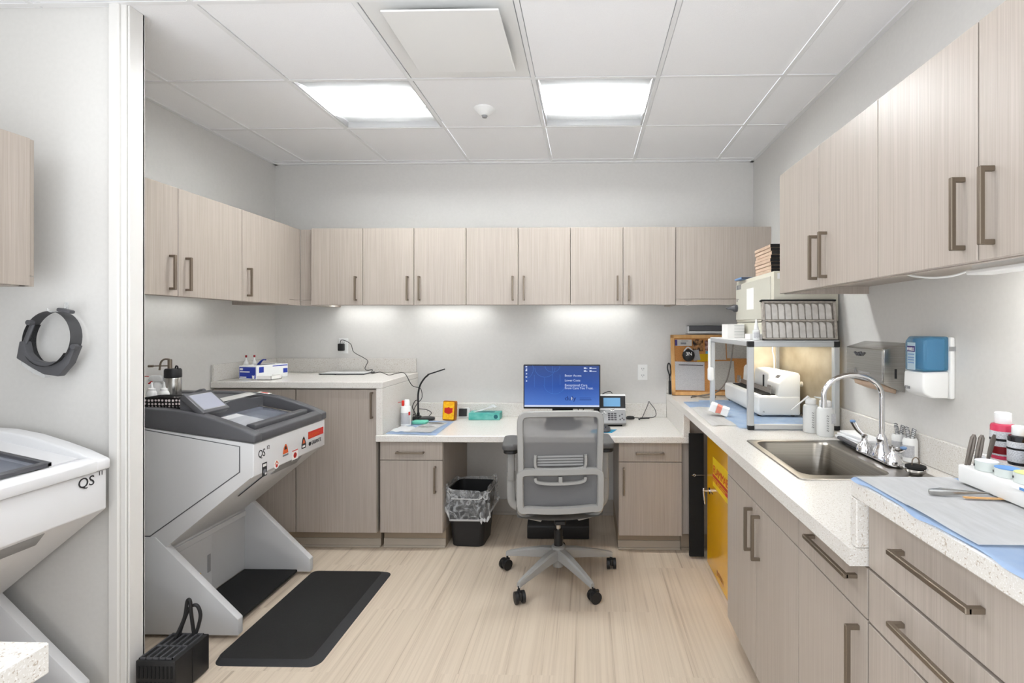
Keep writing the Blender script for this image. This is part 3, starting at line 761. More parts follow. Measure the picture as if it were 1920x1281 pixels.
    if far:
        m = MB(); n0, n1 = y0 + 0.05, y1 - 0.05; q = [(n0, 0.94), (n1, 0.94), (n1, 1.012), (n1 - 0.10, 1.018), (n1 - 0.14, 1.028), (n1 - 0.26, 1.028), (n1 - 0.30, 1.018), (n0, 1.018)]
        m.prism(q, 'X', X(-0.335), X(-0.32), 0.002); m.build('rear_panel', 'darkgrey', t)
        m = MB(); m.sheet(lambda u, v: (X(-0.345 - 0.085 * u), y0 + 0.22 + v * 0.33, 1.024 + 0.010 * math.sin(u * 3) + 0.004 * v), 6, 6, 0.006); m.build('paper_tray_sheet', 'paper', t)
        m = MB(); m.prism(P([(-0.075, 0.918), (-0.315, 0.962), (-0.315, 0.957), (-0.075, 0.913)]), 'Y', y0 + 0.10, y1 - 0.09, 0.001); m.build('window', 'windowglass', t)
        m = MB(); m.prism(P([(-0.30, 0.935), (-0.30, 0.96), (-0.09, 0.918), (-0.09, 0.903)]), 'Y', y0 + 0.12, y0 + 0.32, 0.002); m.build('inner_tray', 'machine', t)
        m = MB(); m.tube([(X(-0.07), y1 - 0.09, 0.920), (X(-0.32), y1 - 0.09, 0.968)], 0.005, 6); m.build('window_edge', 'steel', t)
        m = MB(); m.prism(rrect(0.046, 0.032, 0.010, 4, X(-0.062), 0.936), 'Y', y0 + 0.075, y1 - 0.10, 0.004, 2); m.build('lid_handle', 'darkgrey', t)
        # touch screen
        m = MB(); ax = Vector((0, 1, 0)); up = Vector((-0.095, 0, 0.085)).normalized(); c = Vector((X(-0.297), y0 + 0.105, 1.046))
        m.obox(c - up.cross(ax) * -0.0, ax, up, 0.086, 0.066, 0.014, 0.006, 2)
        nrm = ax.cross(up); m.prism([(X(-0.36), 1.025), (X(-0.25), 1.004), (X(-0.25), 1.012), (X(-0.335), 1.082), (X(-0.36), 1.082)], 'Y', y0 + 0.03, y0 + 0.18, 0.003)
        b = m.build('screen_housing', 'darkgrey', t)
        m = MB(); m.obox(c + nrm * 0.0145, ax, up, 0.068, 0.046, 0.0008); m.build('display', 'screenglass', b)
        m = MB(); m.obox(c + nrm * 0.0141, ax, up, 0.071, 0.049, 0.0005); m.build('display_bezel', 'midgrey', b)
        m = MB(); m.obox((X(-0.33), y1 - 0.024, 1.0295), (0, 1, 0), (-1, 0, 0.15), 0.016, 0.034, 0.0006); s = m.build('sticker', 'paper', t)
        m = MB(); m.obox((X(-0.33), y1 - 0.024, 1.0303), (0, 1, 0), (-1, 0, 0.15), 0.009, 0.020, 0.0004); m.build('sticker_print', 'red', s)
    else:
        m = MB(); m.prism(P([(-0.065, 0.936), (-0.40, 1.012), (-0.40, 1.004), (-0.065, 0.928)]), 'Y', y0 + 0.08, y1 - 0.16, 0.001); m.build('window', 'windowglass', t)
        m = MB(); m.prism(P([(-0.045, 0.944), (-0.42, 1.022), (-0.42, 1.005), (-0.045, 0.93)]), 'Y', y1 - 0.165, y1 - 0.15, 0.002); m.prism(P([(-0.045, 0.944), (-0.065, 0.948), (-0.065, 0.93), (-0.045, 0.93)]), 'Y', y0 + 0.08, y1 - 0.15, 0.002); m.build('window_frame', 'darkgrey', t)
        m = MB(); m.prism(P([(-0.055, 0.930), (-0.43, 1.010), (-0.43, 0.995), (-0.055, 0.915)]), 'Y', y1 - 0.15, y1 - 0.045); m.build('lid_top', lidm, t); m = MB(); m.prism(P([(-0.055, 0.930), (-0.43, 1.010), (-0.43, 0.995), (-0.055, 0.915)]), 'Y', y0 + 0.045, y0 + 0.08); m.build('lid_top', lidm, t)
    return t, X

NY0, NY1 = 2.245, 2.862
mt, MX = machine(-1.50, NY0, NY1, 'light grey machine with a dark grey lid and front stickers beside the rubber mat', False, 0.845, True)
fx = -1.4965
def ftext(txt, y, z, size, name, mm, par, wx=1.0, slant=0.0):
    m = MB(); m.text(txt, (fx, y, z), (0, 1, 0), (0, 0, 1), size, 0.0005, 'LEFT', wx); return m.build(name, mm, par)
ftext('QS', 2.275, 0.806, 0.050, 'lettering', 'ink', mt, 0.8); ftext('12', 2.335, 0.832, 0.024, 'lettering', 'ink', mt)
def sticker(y0, y1, z0, z1, mm, shapes):
    m = MB(); m.box(fx, fx + 0.0008, y0, y1, z0, z1); s = m.build('sticker', mm, mt)
    for (kind, a, mm2) in shapes:
        m = MB(); x = fx + 0.0009
        if kind == 'r': m.box(x, x + 0.0006, *a)
        elif kind == 'c': m.cyl((x, a[0], a[1]), a[2], 0.0006, (1, 0, 0), 20)
        elif kind == 't': m.text(a[0], (x, a[1], a[2]), (0, 1, 0), (0, 0, 1), a[3], 0.0003, 'LEFT', a[4] if len(a) > 4 else 1)
        elif kind == 'p': m.prism(a, 'X', x, x + 0.0006)
        m.build('sticker_print', mm2, s)
sticker(2.303, 2.338, 0.712, 0.775, 'ink', [('r', (2.308, 2.333, 0.757, 0.769), 'paper'), ('c', (2.320, 0.735, 0.011), 'greyink'), ('r', (2.322, 2.333, 0.718, 0.728), 'paper')])
m = MB(); m.cyl((fx, 2.412, 0.742), 0.021, 0.0008, (1, 0, 0), 24); s = m.build('sticker', 'paper', mt)
m = MB(); m.prism([(2.398, 0.740), (2.412, 0.752), (2.426, 0.740), (2.426, 0.744), (2.412, 0.760), (2.398, 0.744)], 'X', fx + 0.0009, fx + 0.0015); m.build('sticker_print', 'redorange', s)
m = MB(); m.cyl((fx + 0.0009, 2.412, 0.735), 0.008, 0.0006, (1, 0, 0), 16); m.build('sticker_print', 'red', s)
sticker(2.462, 2.508, 0.764, 0.772, 'greyink', [])
m = MB(); m.prism([(2.462, 0.776), (2.508, 0.776), (2.500, 0.806), (2.490, 0.822), (2.482, 0.822), (2.470, 0.806)], 'X', fx, fx + 0.0008); s = m.build('sticker', 'redorange', mt)
m = MB(); m.prism([(2.474, 0.796), (2.496, 0.796), (2.489, 0.812), (2.481, 0.812)], 'X', fx + 0.0009, fx + 0.0014); m.build('sticker_print', 'ink', s)
sticker(2.540, 2.592, 0.720, 0.775, 'paper', [('r', (2.541, 2.591, 0.769, 0.774), 'red'), ('r', (2.541, 2.591, 0.721, 0.725), 'ink'), ('c', (2.566, 0.747, 0.014), 'red'), ('r', (2.563, 2.569, 0.738, 0.756), 'paper')])
m = MB(); m.prism([(2.626, 0.762), (2.666, 0.762), (2.668, 0.785), (2.655, 0.815), (2.646, 0.825), (2.636, 0.815), (2.626, 0.785)], 'X', fx, fx + 0.0008); s = m.build('sticker', 'ink', mt)
m = MB(); m.prism([(2.635, 0.788), (2.659, 0.788), (2.650, 0.810), (2.643, 0.810)], 'X', fx + 0.0009, fx + 0.0014); m.build('sticker_print', 'redorange', s)
m = MB(); m.box(fx + 0.0009, fx + 0.0014, 2.634, 2.658, 0.768, 0.778); m.build('sticker_print', 'paper', s)
sticker(2.690, 2.845, 0.800, 0.838, 'red', [('t', ('BELLE SARRAT', 2.694, 0.808, 0.026, 0.66), 'redorange')])
m = MB(); m.cyl((fx, 2.706, 0.772), 0.011, 0.0008, (1, 0, 0), 18); m.text('GARANTE', (fx, 2.722, 0.763), (0, 1, 0), (0, 0, 1), 0.030, 0.0004, 'LEFT', 0.72); m.build('lettering', 'ink', mt)

nt, NX = machine(-1.785, 1.25, 1.845, 'near white machine at the left picture edge, below the hanging magnifier headset', True, 0.565, False)
m = MB(); m.text('QS', (-1.7843, 1.738, 0.836), (0, 1, 0), (0, 0, 1), 0.050, 0.0005, 'LEFT', 0.95); m.text('11', (-1.7845, 1.812, 0.862), (0, 1, 0), (0, 0, 1), 0.022, 0.0005, 'LEFT', 0.9); m.build('lettering', 'ink', nt)

# ------------------------------------------------------------------ floor things at the left
t = thing('floor_mat', 'black rubber anti-fatigue mat on the floor in front of the grey machine', 'mat', (-1.34, 2.47, 0))
m = MB(); m.prism(rrect(0.40, 0.76, 0.03, 5, -1.355, 2.472), 'Z', 0.0, 0.016, 0.002); m.build('pad', 'rubber', t)
m = MB()
def ring(o, i, z0, z1):
    n = len(o); b = bmesh.new(); A = [b.verts.new((x, y, z0)) for x, y in o]; B = [b.verts.new((x, y, z1)) for x, y in i]
    for k in range(n): b.faces.new((A[k], A[(k + 1) % n], B[(k + 1) % n], B[k]))
    b.faces.new(B); b.faces.new(A[::-1]); bmesh.ops.recalc_face_normals(b, faces=b.faces[:]); return b
m.add(ring(rrect(0.452, 0.812, 0.045, 5, -1.335, 2.472), rrect(0.40, 0.76, 0.03, 5, -1.355, 2.472), 0.0, 0.0155)); m.build('bevelled_edge', 'rubberedge', t)

t = thing('power_supply', 'black slotted power supply box on the floor beside the white door trim', 'power supply', (-1.625, 1.955, 0))
m = MB(); m.box(-1.700, -1.548, 1.872, 2.045, 0.004, 0.148, 0.004, 2)
m.build('case', 'black', t)
m = MB()
for k in range(6): m.box(-1.694 + 0.025 * k, -1.690 + 0.025 * k, 1.880, 2.038, 0.148, 0.1535)
for yy in (1.880, 1.955, 2.034): m.box(-1.694, -1.565, yy, yy + 0.004, 0.148, 0.1535)
m.build('top_grille', 'darkgrey', t)
m = MB()
for k in range(9):
    for z0, z1 in ((0.025, 0.068), (0.082, 0.128)): m.box(-1.692 + 0.0158 * k, -1.685 + 0.0158 * k, 1.8695, 1.874, z0, z1)
m.build('front_slots', 'blackmatte', t)
m = MB(); m.box(-1.549, -1.5465, 1.955, 1.957, 0.01, 0.145); m.build('side_seam', 'blackmatte', t)
m = MB(); m.tube(smooth_pts([(-1.655, 2.02, 0.15), (-1.645, 2.03, 0.20), (-1.625, 2.04, 0.255), (-1.60, 2.045, 0.262), (-1.585, 2.045, 0.225), (-1.59, 2.04, 0.18), (-1.597, 2.035, 0.152)], 6), 0.0065, 8); m.tube(smooth_pts([(-1.66, 2.01, 0.15), (-1.64, 2.03, 0.22), (-1.632, 2.035, 0.285), (-1.62, 2.035, 0.285), (-1.612, 2.03, 0.24), (-1.605, 2.03, 0.19), (-1.60, 2.03, 0.152)], 6), 0.0065, 8); m.build('cord', 'black', t)

# ------------------------------------------------------------------ things on the grey machine
DZ = 1.031
t = thing('canister', 'brushed steel canister with black cap and tap on the grey machine', 'canister', (-2.14, 2.575, DZ))
c = (-2.14, 2.575, DZ)
m = MB(); m.lathe([(0.034, 0), (0.036, 0.003), (0.036, 0.108), (0.034, 0.112)], c, 28); m.build('flask', 'steel', t)
m = MB(); m.lathe([(0.037, 0.112), (0.038, 0.116), (0.0375, 0.150), (0.033, 0.158), (0, 0.158)], c, 28); m.build('cap', 'black', t)
m = MB(); m.box(-2.165, -2.148, 2.567, 2.583, DZ + 0.156, DZ + 0.206, 0.003); m.tube(smooth_pts([(-2.16, 2.575, DZ + 0.205), (-2.18, 2.57, DZ + 0.206), (-2.195, 2.565, DZ + 0.19), (-2.198, 2.56, DZ + 0.15)], 6), 0.0045, 8); m.tube([(-2.15, 2.575, DZ + 0.172), (-2.235, 2.55, DZ + 0.172)], 0.0035, 8); m.cyl((-2.245, 2.546, DZ + 0.172), 0.006, 0.022, (1, 0.28, 0), 10); m.build('tap', 'pull', t)
m = MB(); m.tube(smooth_pts([(-2.128, 2.575, DZ + 0.158), (-2.12, 2.57, DZ + 0.172), (-2.108, 2.565, DZ + 0.168), (-2.107, 2.565, DZ + 0.158)], 4), 0.0035, 6); m.build('cap_loop', 'black', t)

def dropper(x, y, label):
    t = thing('dropper_bottle', label, 'bottle', (x, y, DZ), 0, 'white dropper bottles')
    m = MB(); m.lathe([(0.021, 0), (0.0225, 0.003), (0.0225, 0.042), (0.018, 0.052), (0.012, 0.058)], (x, y, DZ), 20); m.build('flask', 'white', t)
    m = MB(); m.lathe([(0.015, 0.054), (0.015, 0.066), (0.007, 0.070), (0.003, 0.098), (0, 0.099)], (x, y, DZ), 16); m.build('nozzle_cap', 'white', t)
    m = MB(); m.sheet(lambda u, v: (x + 0.0228 * math.cos(-2.2 + 1.9 * u), y + 0.0228 * math.sin(-2.2 + 1.9 * u), DZ + 0.010 + 0.012 * v), 8, 1); m.build('label_print', 'pricelabel', t)
dropper(-2.165, 2.475, 'left white dropper bottle in front of the spray bottle'); dropper(-2.105, 2.478, 'right white dropper bottle in front of the steel canister')
t = thing('spray_bottle', 'white spray bottle with a red trigger beside the steel canister', 'spray bottle', (-2.205, 2.555, DZ))
m = MB(); m.lathe([(0.030, 0), (0.032, 0.004), (0.032, 0.055), (0.022, 0.078), (0.013, 0.09)], (-2.205, 2.555, DZ), 20); m.build('flask', 'white', t)
m = MB(); m.prism([(-2.250, DZ + 0.098), (-2.235, DZ + 0.124), (-2.19, DZ + 0.126), (-2.172, DZ + 0.112), (-2.168, DZ + 0.094), (-2.195, DZ + 0.090), (-2.225, DZ + 0.094)], 'Y', 2.543, 2.567, 0.006, 2); m.build('spray_head', 'white', t)
m = MB(); m.tube(smooth_pts([(-2.230, 2.555, DZ + 0.098), (-2.240, 2.555, DZ + 0.088), (-2.250, 2.555, DZ + 0.082)], 4), 0.004, 8); m.build('trigger', 'redplastic', t)
m = MB(); m.tube([(-2.250, 2.555, DZ + 0.118), (-2.335, 2.535, DZ + 0.125)], 0.002, 6); m.build('straw', 'redplastic', t)
t = thing('squeeze_bottle', 'white squeeze bottle with a red tip behind the door trim on the grey machine', 'bottle', (-2.215, 2.455, DZ))
m = MB(); m.lathe([(0.026, 0), (0.028, 0.003), (0.028, 0.040), (0.020, 0.048)], (-2.222, 2.455, DZ), 20); m.build('flask', 'white', t)
m = MB(); m.lathe([(0.006, 0.046), (0.005, 0.064), (0, 0.066)], (-2.210, 2.455, DZ), 12); m.build('tip', 'redplastic', t)

t = thing('zip_pouch', 'black spotted fabric pouch on the near corner of the grey machine lid', 'pouch', (-1.93, 2.345, DZ))
m = MB(); m.prism([(-2.06, DZ + 0.001), (-1.868, DZ + 0.001), (-1.868, DZ + 0.030), (-1.89, DZ + 0.044), (-2.06, DZ + 0.044)], 'Y', 2.300, 2.405, 0.006, 2); m.build('pouch_body', 'weave', t)
m = MB(); m.sheet(lambda u, v: (-2.06 + 0.17 * u, 2.302 + 0.102 * v, DZ + 0.0455 + 0.006 * math.sin(u * 5) * math.sin(v * 3)), 10, 6, 0.003); m.build('pouch_flap', 'blackmatte', t)
t = thing('hand_scanner', 'dark grey rounded hand scanner lying behind the touch screen', 'scanner', (-2.0, 2.55, DZ))
m = MB(); m.lathe([(0, -0.040), (0.012, -0.032), (0.018, -0.012), (0.018, 0.012), (0.013, 0.032), (0, 0.040)], (0, 0, 0), 18, Matrix.Translation((-1.985, 2.55, DZ + 0.034)) @ Matrix.Rotation(R(68), 4, 'Y')); m.build('scanner_head', 'darkgrey', t)
m = MB(); m.prism([(-2.06, DZ), (-1.99, DZ), (-1.99, DZ + 0.026), (-2.03, DZ + 0.014)], 'Y', 2.535, 2.565, 0.004); m.build('scanner_grip', 'black', t)

# ------------------------------------------------------------------ the magnifier headset on the divider wall
t = thing('magnifier_headset', 'grey magnifier visor headset hanging from a clear hook on the left wall', 'headset', (-2.03, 1.89, 1.35))
yc = 1.80
def P2(px, py, d=1.887):       # outline measured on the wall plane
    xr = (px - 1080) / 950 * d
    return (xr - 0.0215 * d, 1.41 - (py - 611) / 950 * d)
cxh, czh = P2(98, 636, 1.906)
def hoop(a0, a1, r0, w, th, y0, ry=1.0, k=28):
    m = MB()
    def f(u, v):
        a = a0 + (a1 - a0) * u; r = r0
        return (cxh + r * math.cos(a), y0 + (v - 0.5) * w + 0.012 * math.cos(a - 2.3), czh + r * 1.05 * math.sin(a))
    m.sheet(f, k, 4, th); return m
hoop(R(-35), R(150), 0.100, 0.046, 0.005, 1.864).build('head_band', 'bandgrey', t)
hoop(R(148), R(330), 0.096, 0.050, 0.008, 1.862).build('brow_pad', 'browpad', t)
m = MB(); m.box(-0.026, 0.026, -0.012, 0.012, -0.007, 0.007, 0.005, 2, Matrix.Translation((P2(124, 583)[0], 1.845, P2(124, 583)[1])) @ Matrix.Rotation(R(12), 4, 'Y')); m.build('adjuster', 'darkgrey', t)
vis = [P2(32, 672), P2(38, 640), P2(47, 640), P2(52, 662), P2(66, 676), P2(86, 680), P2(118, 676), P2(136, 650), P2(147, 648), P2(133, 682), P2(112, 706), P2(84, 702), P2(62, 690)]
m = MB(); m.prism(vis, 'Y', 1.838, 1.866, 0.004, 2); v = m.build('visor', 'darkgrey', t)
m = MB(); m.prism([P2(40, 676), P2(62, 691), P2(86, 703), P2(84, 709), P2(60, 699), P2(40, 684)], 'Y', 1.841, 1.863, 0.001); m.build('lens', 'clear', v)
for px, py in ((145, 650), (60, 605)):
    x, z = P2(px, py); m = MB(); m.cyl((x, 1.829, z), 0.010, 0.016, (0, 1, 0), 16); m.build('hinge_knob', 'darkgrey', t)
m = MB(); a, b = P2(60, 608), P2(42, 650); m.tube([(a[0], 1.846, a[1]), (b[0], 1.846, b[1])], 0.009, 8, flat=0.5); m.build('hinge_arm', 'darkgrey', t)
t = thing('adhesive_hook', 'small clear adhesive hook on the left wall holding the headset', 'hook', (-2.03, 1.9, 1.5))
x, z = P2(98, 573); m = MB(); m.box(x - 0.008, x + 0.008, 1.8945, 1.8995, z - 0.016, z + 0.014, 0.002); m.build('back_plate', 'clear', t)
m = MB(); m.tube(smooth_pts([(x, 1.894, z - 0.004), (x, 1.88, z - 0.016), (x, 1.862, z - 0.022), (x, 1.835, z - 0.022), (x, 1.828, z - 0.012)], 4), 0.003, 8); m.build('prong', 'clear', t)

# ------------------------------------------------------------------ the office chair
CH = thing('office_chair', 'grey mesh-back office chair on casters pulled up to the desk', 'chair', (-0.160, 2.838, 0), 0.10)
def CB(m, name, mm, par=None): return m.build(name, mm, par or CH, local=True)
YBk = -0.235
# five-star base (local coords; unrotated so that casters sit where they do)
m = MB(); m.lathe([(0.020, 0.060), (0.030, 0.066), (0.034, 0.12), (0.040, 0.15), (0.038, 0.178), (0.026, 0.182)], (0, 0, 0), 24); hubo = CB(m, 'base_hub', 'chairgrey')
for k in range(5):
    a = R(-90 + 36 + 72 * k) - 0.10; ca, sa = math.cos(a), math.sin(a); q = Vector((-sa, ca, 0)); d = Vector((ca, sa, 0))
    m = MB(); b = bmesh.new(); prof = [(0.02, 0.028, 0.115, 0.168), (0.10, 0.024, 0.108, 0.160), (0.22, 0.017, 0.092, 0.132), (0.305, 0.013, 0.080, 0.108), (0.322, 0.011, 0.074, 0.100)]; rr = []
    for r, hw, z0, z1 in prof:
        rr.append([b.verts.new(d * r + q * hw * s1 + Vector((0, 0, zz))) for s1, zz in ((-1, z0), (1, z0), (1, z1 - 0.008), (0.6, z1), (-0.6, z1), (-1, z1 - 0.008))])
    for A, B in zip(rr, rr[1:]):
        for i in range(6): b.faces.new((A[i], A[(i + 1) % 6], B[(i + 1) % 6], B[i]))
    b.faces.new(rr[0][::-1]); b.faces.new(rr[-1]); bmesh.ops.recalc_face_normals(b, faces=b.faces[:]); m.add(b); CB(m, 'base_arm', 'chairgrey')
    cpos = d * 0.318
    w = R(20 + 67 * k); wd = Vector((math.cos(w), math.sin(w), 0)); ax = Vector((-wd.y, wd.x, 0)); wc = cpos + wd * 0.012 + Vector((0, 0, 0.030))
    m = MB(); m.cyl(cpos + Vector((0, 0, 0.05)), 0.006, 0.032, (0, 0, 1), 10)
    m.obox(wc + Vector((0, 0, 0.012)), wd, ax, 0.026, 0.008, 0.019, 0.004, 2); ca_ = CB(m, 'caster', 'black')
    for s1 in (-1, 1):
        m = MB(); m.cyl(wc + ax * (s1 * 0.018 - 0.008), 0.030, 0.016, ax, 24); m.cyl(wc + ax * (s1 * 0.018 - 0.0088), 0.020, 0.0176, ax, 20); CB(m, 'wheel', 'black', ca_)
m = MB(); m.cyl((0, 0, 0.176), 0.024, 0.094, n=24); CB(m, 'gas_lift_sleeve', 'black')
m = MB(); m.cyl((0, 0, 0.268), 0.0135, 0.12, n=20); CB(m, 'gas_lift', 'steel')
m = MB(); m.box(-0.08, 0.08, -0.11, 0.10, 0.355, 0.395, 0.012, 2); m.box(-0.03, 0.03, -0.22, -0.09, 0.375, 0.40, 0.006); CB(m, 'tilt_mechanism', 'black')
m = MB(); m.tube([(0.07, 0.02, 0.372), (0.17, 0.03, 0.366)], 0.006, 8); CB(m, 'height_lever', 'black')
# seat
def seatsheet(z0, amp, w, d0, d1):
    def f(u, v):
        x = (u - 0.5) * 2; y = d0 + (d1 - d0) * v
        return (x * w * (1 - 0.06 * (2 * v - 1) ** 4), y, z0 + amp * x * x - 0.035 * max(0, v - 0.8) ** 2 * 25 * 0.3)
    return f
m = MB(); m.sheet(seatsheet(0.412, 0.022, 0.232, -0.245, 0.235), 14, 12, 0.020); CB(m, 'seat_shell', 'chairgrey')
m = MB(); m.sheet(seatsheet(0.462, 0.018, 0.230, -0.235, 0.245), 16, 12, 0.045); CB(m, 'seat_cushion', 'seat')
# back: upper frame loop
def yb(z): return YBk - 0.018 - 0.07 * max(0, (z - 0.66)) + 0.10 * max(0, (z - 0.66)) ** 2
def loop(pts, r, n=10, flat=0.62, closed=True):
    m = MB(); m.tube(pts, r, n, closed, flat, up=(0, 0, 1)); return m
up2 = [(0.201, 0.66), (0.203, 0.80), (0.205, 0.90), (0.203, 0.935), (0.190, 0.955), (0.165, 0.960), (0.08, 0.962), (-0.08, 0.962), (-0.165, 0.960), (-0.190, 0.955), (-0.203, 0.935), (-0.205, 0.90), (-0.203, 0.80), (-0.201, 0.66)]
def bar(path, w, th, name, mm, par=None, closed=False):
    """flat bar of width w following a path in the back plane"""
    P = smooth_pts([(x, yb(z), z) for x, z in path], 5, closed); n = len(P); b = bmesh.new(); rings = []
    for i in range(n):
        d = (P[(i + 1) % n] - P[i - 1]) if closed else (P[min(i + 1, n - 1)] - P[max(i - 1, 0)]); d.normalize()
        nn = Vector((0, -1, 0)); nn = (nn - d * nn.dot(d)).normalized(); s1 = d.cross(nn)
        rings.append([b.verts.new(P[i] + s1 * a * w / 2 + nn * c2 * th / 2) for a, c2 in ((-1, -0.5), (-0.75, -1), (0.75, -1), (1, -0.5), (1, 0.5), (0.75, 1), (-0.75, 1), (-1, 0.5))])
    for i in range(n if closed else n - 1):
        A, B = rings[i], rings[(i + 1) % n]
        for j in range(8): b.faces.new((A[j], A[(j + 1) % 8], B[(j + 1) % 8], B[j]))
    if not closed: b.faces.new(rings[0]); b.faces.new(rings[-1][::-1])
    bmesh.ops.recalc_face_normals(b, faces=b.faces[:]); m = MB(); m.add(b); return CB(m, name, mm, par)
bar(up2, 0.032, 0.026, 'back_frame', 'chairgrey')
low = [(0.206, 0.640), (0.195, 0.660), (0.16, 0.666), (0.0, 0.664), (-0.16, 0.666), (-0.195, 0.660), (-0.206, 0.640), (-0.206, 0.56), (-0.205, 0.50), (-0.195, 0.475), (-0.16, 0.474), (-0.08, 0.468), (0.0, 0.466), (0.08, 0.468), (0.16, 0.474), (0.195, 0.475), (0.205, 0.50), (0.206, 0.56)]
bar(low, 0.037, 0.034, 'back_support_frame', 'chairgrey', None, True)
for s1 in (-1, 1):
    m = MB(); m.tube(smooth_pts([(s1 * 0.207, yb(0.5), 0.50), (s1 * 0.205, -0.232, 0.455), (s1 * 0.17, -0.20, 0.425), (s1 * 0.10, -0.16, 0.392)], 5), 0.017, 8, flat=0.8); CB(m, 'back_bracket', 'chairgrey')
m = MB(); m.sheet(lambda u, v: ((u - 0.5) * 0.385, yb(0.47 + 0.485 * v) + 0.010 + 0.018 * math.cos((u - 0.5) * math.pi), 0.47 + 0.485 * v), 16, 16); CB(m, 'back_mesh', 'chairmesh')
# lumbar support
lu = [(-0.128, 0.750), (-0.130, 0.72), (-0.126, 0.692), (-0.108, 0.680), (0.0, 0.676), (0.108, 0.680), (0.126, 0.692), (0.130, 0.72), (0.128, 0.750)]
lo = bar(lu, 0.015, 0.020, 'lumbar_bracket', 'chairgrey')
for k in range(4):
    m = MB(); m.box(-0.118, 0.118, yb(0.70) + 0.012, yb(0.70) + 0.018, 0.692 + 0.014 * k, 0.702 + 0.014 * k, 0.001); CB(m, 'lumbar_slat', 'midgrey', lo)
bar([(-0.128, 0.636), (-0.122, 0.616), (-0.08, 0.606), (0.0, 0.603), (0.08, 0.606), (0.122, 0.616), (0.128, 0.636)], 0.016, 0.020, 'lumbar_bracket', 'chairgrey')
bar([(0.0, 0.603), (0.0, 0.64)], 0.022, 0.018, 'lumbar_post', 'chairgrey')
# arms
for s1 in (-1, 1):
    x = s1 * 0.262
    m = MB(); m.tube(smooth_pts([(s1 * 0.10, 0.0, 0.400), (s1 * 0.20, 0.0, 0.402), (s1 * 0.245, 0.0, 0.415), (x, 0.0, 0.46), (x, 0.0, 0.60)], 6), 0.017, 10, flat=1.4, up=(0, 1, 0)); CB(m, 'arm_post', 'chairgrey')
    m = MB(); m.box(x - 0.018, x + 0.018, -0.030, 0.030, 0.555, 0.722, 0.008, 2); CB(m, 'arm_sleeve', 'chairgrey')
    m = MB(); m.prism(rrect(0.092, 0.255, 0.035, 5, x, 0.02), 'Z', 0.738, 0.772, 0.010, 3); CB(m, 'arm_pad', 'chairdark')
    m = MB(); m.prism(rrect(0.078, 0.235, 0.030, 5, x, 0.02), 'Z', 0.718, 0.738, 0.004); CB(m, 'arm_pad_base', 'black')

t = thing('foot_rest', 'low black foot rest on the floor under the desk, behind the chair', 'foot rest', (-0.19, 3.45, 0))
m = MB(); m.prism([(3.335, 0.004), (3.335, 0.085), (3.37, 0.112), (3.60, 0.150), (3.62, 0.140), (3.62, 0.004)], 'X', -0.395, 0.015, 0.006, 2); m.build('platform', 'black', t)
m = MB()
for k in range(8): m.obox((-0.19, 3.40 + 0.026 * k, 0.1178 + 0.0043 * k), (1, 0, 0), (0, 1, 0.165), 0.185, 0.006, 0.003, 0.001)
m.build('tread_ridges', 'rubber', t)

# ------------------------------------------------------------------ waste bin with liner
t = thing('waste_bin', 'black waste bin with a clear liner under the desk by the left base cabinet', 'waste bin', (-0.757, 3.33, 0), R(-4))
bx, by = -0.757, 3.33
def taper(w0, d0, w1, d1, h, r0, r1, z=0.0, n=6):
    A = rrect(w0, d0, r0, n, bx, by); B = rrect(w1, d1, r1, n, bx, by); return A, B
A, B = taper(0.205, 0.225, 0.265, 0.285, 0.36, 0.04, 0.045)
def shell(A, B, z0, z1, floor=True, th=0.004):
    b = bmesh.new(); n = len(A); a = [b.verts.new((x, y, z0)) for x, y in A]; c = [b.verts.new((x, y, z1)) for x, y in B]
    ia = [b.verts.new((bx + (x - bx) * 0.97, by + (y - by) * 0.97, z0 + 0.006)) for x, y in A]; ic = [b.verts.new((bx + (x - bx) * 0.97, by + (y - by) * 0.97, z1)) for x, y in B]
    for i in range(n):
        j = (i + 1) % n
        b.faces.new((a[i], a[j], c[j], c[i])); b.faces.new((ia[j], ia[i], ic[i], ic[j])); b.faces.new((c[i], c[j], ic[j], ic[i]))
    b.faces.new(a[::-1]); b.faces.new(ia); bmesh.ops.recalc_face_normals(b, faces=b.faces[:]); return b
Rw = ROOT[t.name]
m = MB(); m.add(shell(A, B, 0.003, 0.355)); m.bm.transform(Rw @ Matrix.Translation((-bx, -by, 0))); m.build('bin_body', 'black', t)
random.seed(7)
wob = [random.uniform(-1, 1) for _ in range(64)]
def bagf(u, v):
    n = 64; i = int(round(u * n)) % n; a = u * 2 * math.pi
    o = rrect(0.272, 0.292, 0.05, 15, bx, by)[i]
    dx, dy = o[0] - bx, o[1] - by
    k = 1 + 0.02 * wob[i] + 0.09 * v + 0.03 * math.sin(9 * a + 5 * v)
    drop = 0.155 + 0.035 * math.sin(a + 2.4) + 0.02 * wob[(i * 3) % n]
    if v < 0.2: z = 0.34 + 0.045 * math.sin(v / 0.2 * math.pi / 2) + 0.018 * math.sin(2 * a + 0.7)
    else: z = 0.385 + 0.018 * math.sin(2 * a + 0.7) - (v - 0.2) / 0.8 * drop
    return (bx + dx * k, by + dy * k, z)
m = MB(); m.sheet(bagf, 64, 14); m.bm.transform(Rw @ Matrix.Translation((-bx, -by, 0))); lin_ = m.build('liner', 'bag', t)
m = MB(); m.tube([bagf(i / 64, 1.0) for i in range(64)], 0.0038, 6, True, 2.2); m.bm.transform(Rw @ Matrix.Translation((-bx, -by, 0))); m.build('liner_hem', 'baghem', lin_)
m = MB(); m.tube([bagf(i / 64, 0.40 + 0.05 * math.sin(i * 0.7)) for i in range(64)], 0.0022, 6, True, 2.0); m.bm.transform(Rw @ Matrix.Translation((-bx, -by, 0))); m.build('liner_fold', 'baghem', lin_)
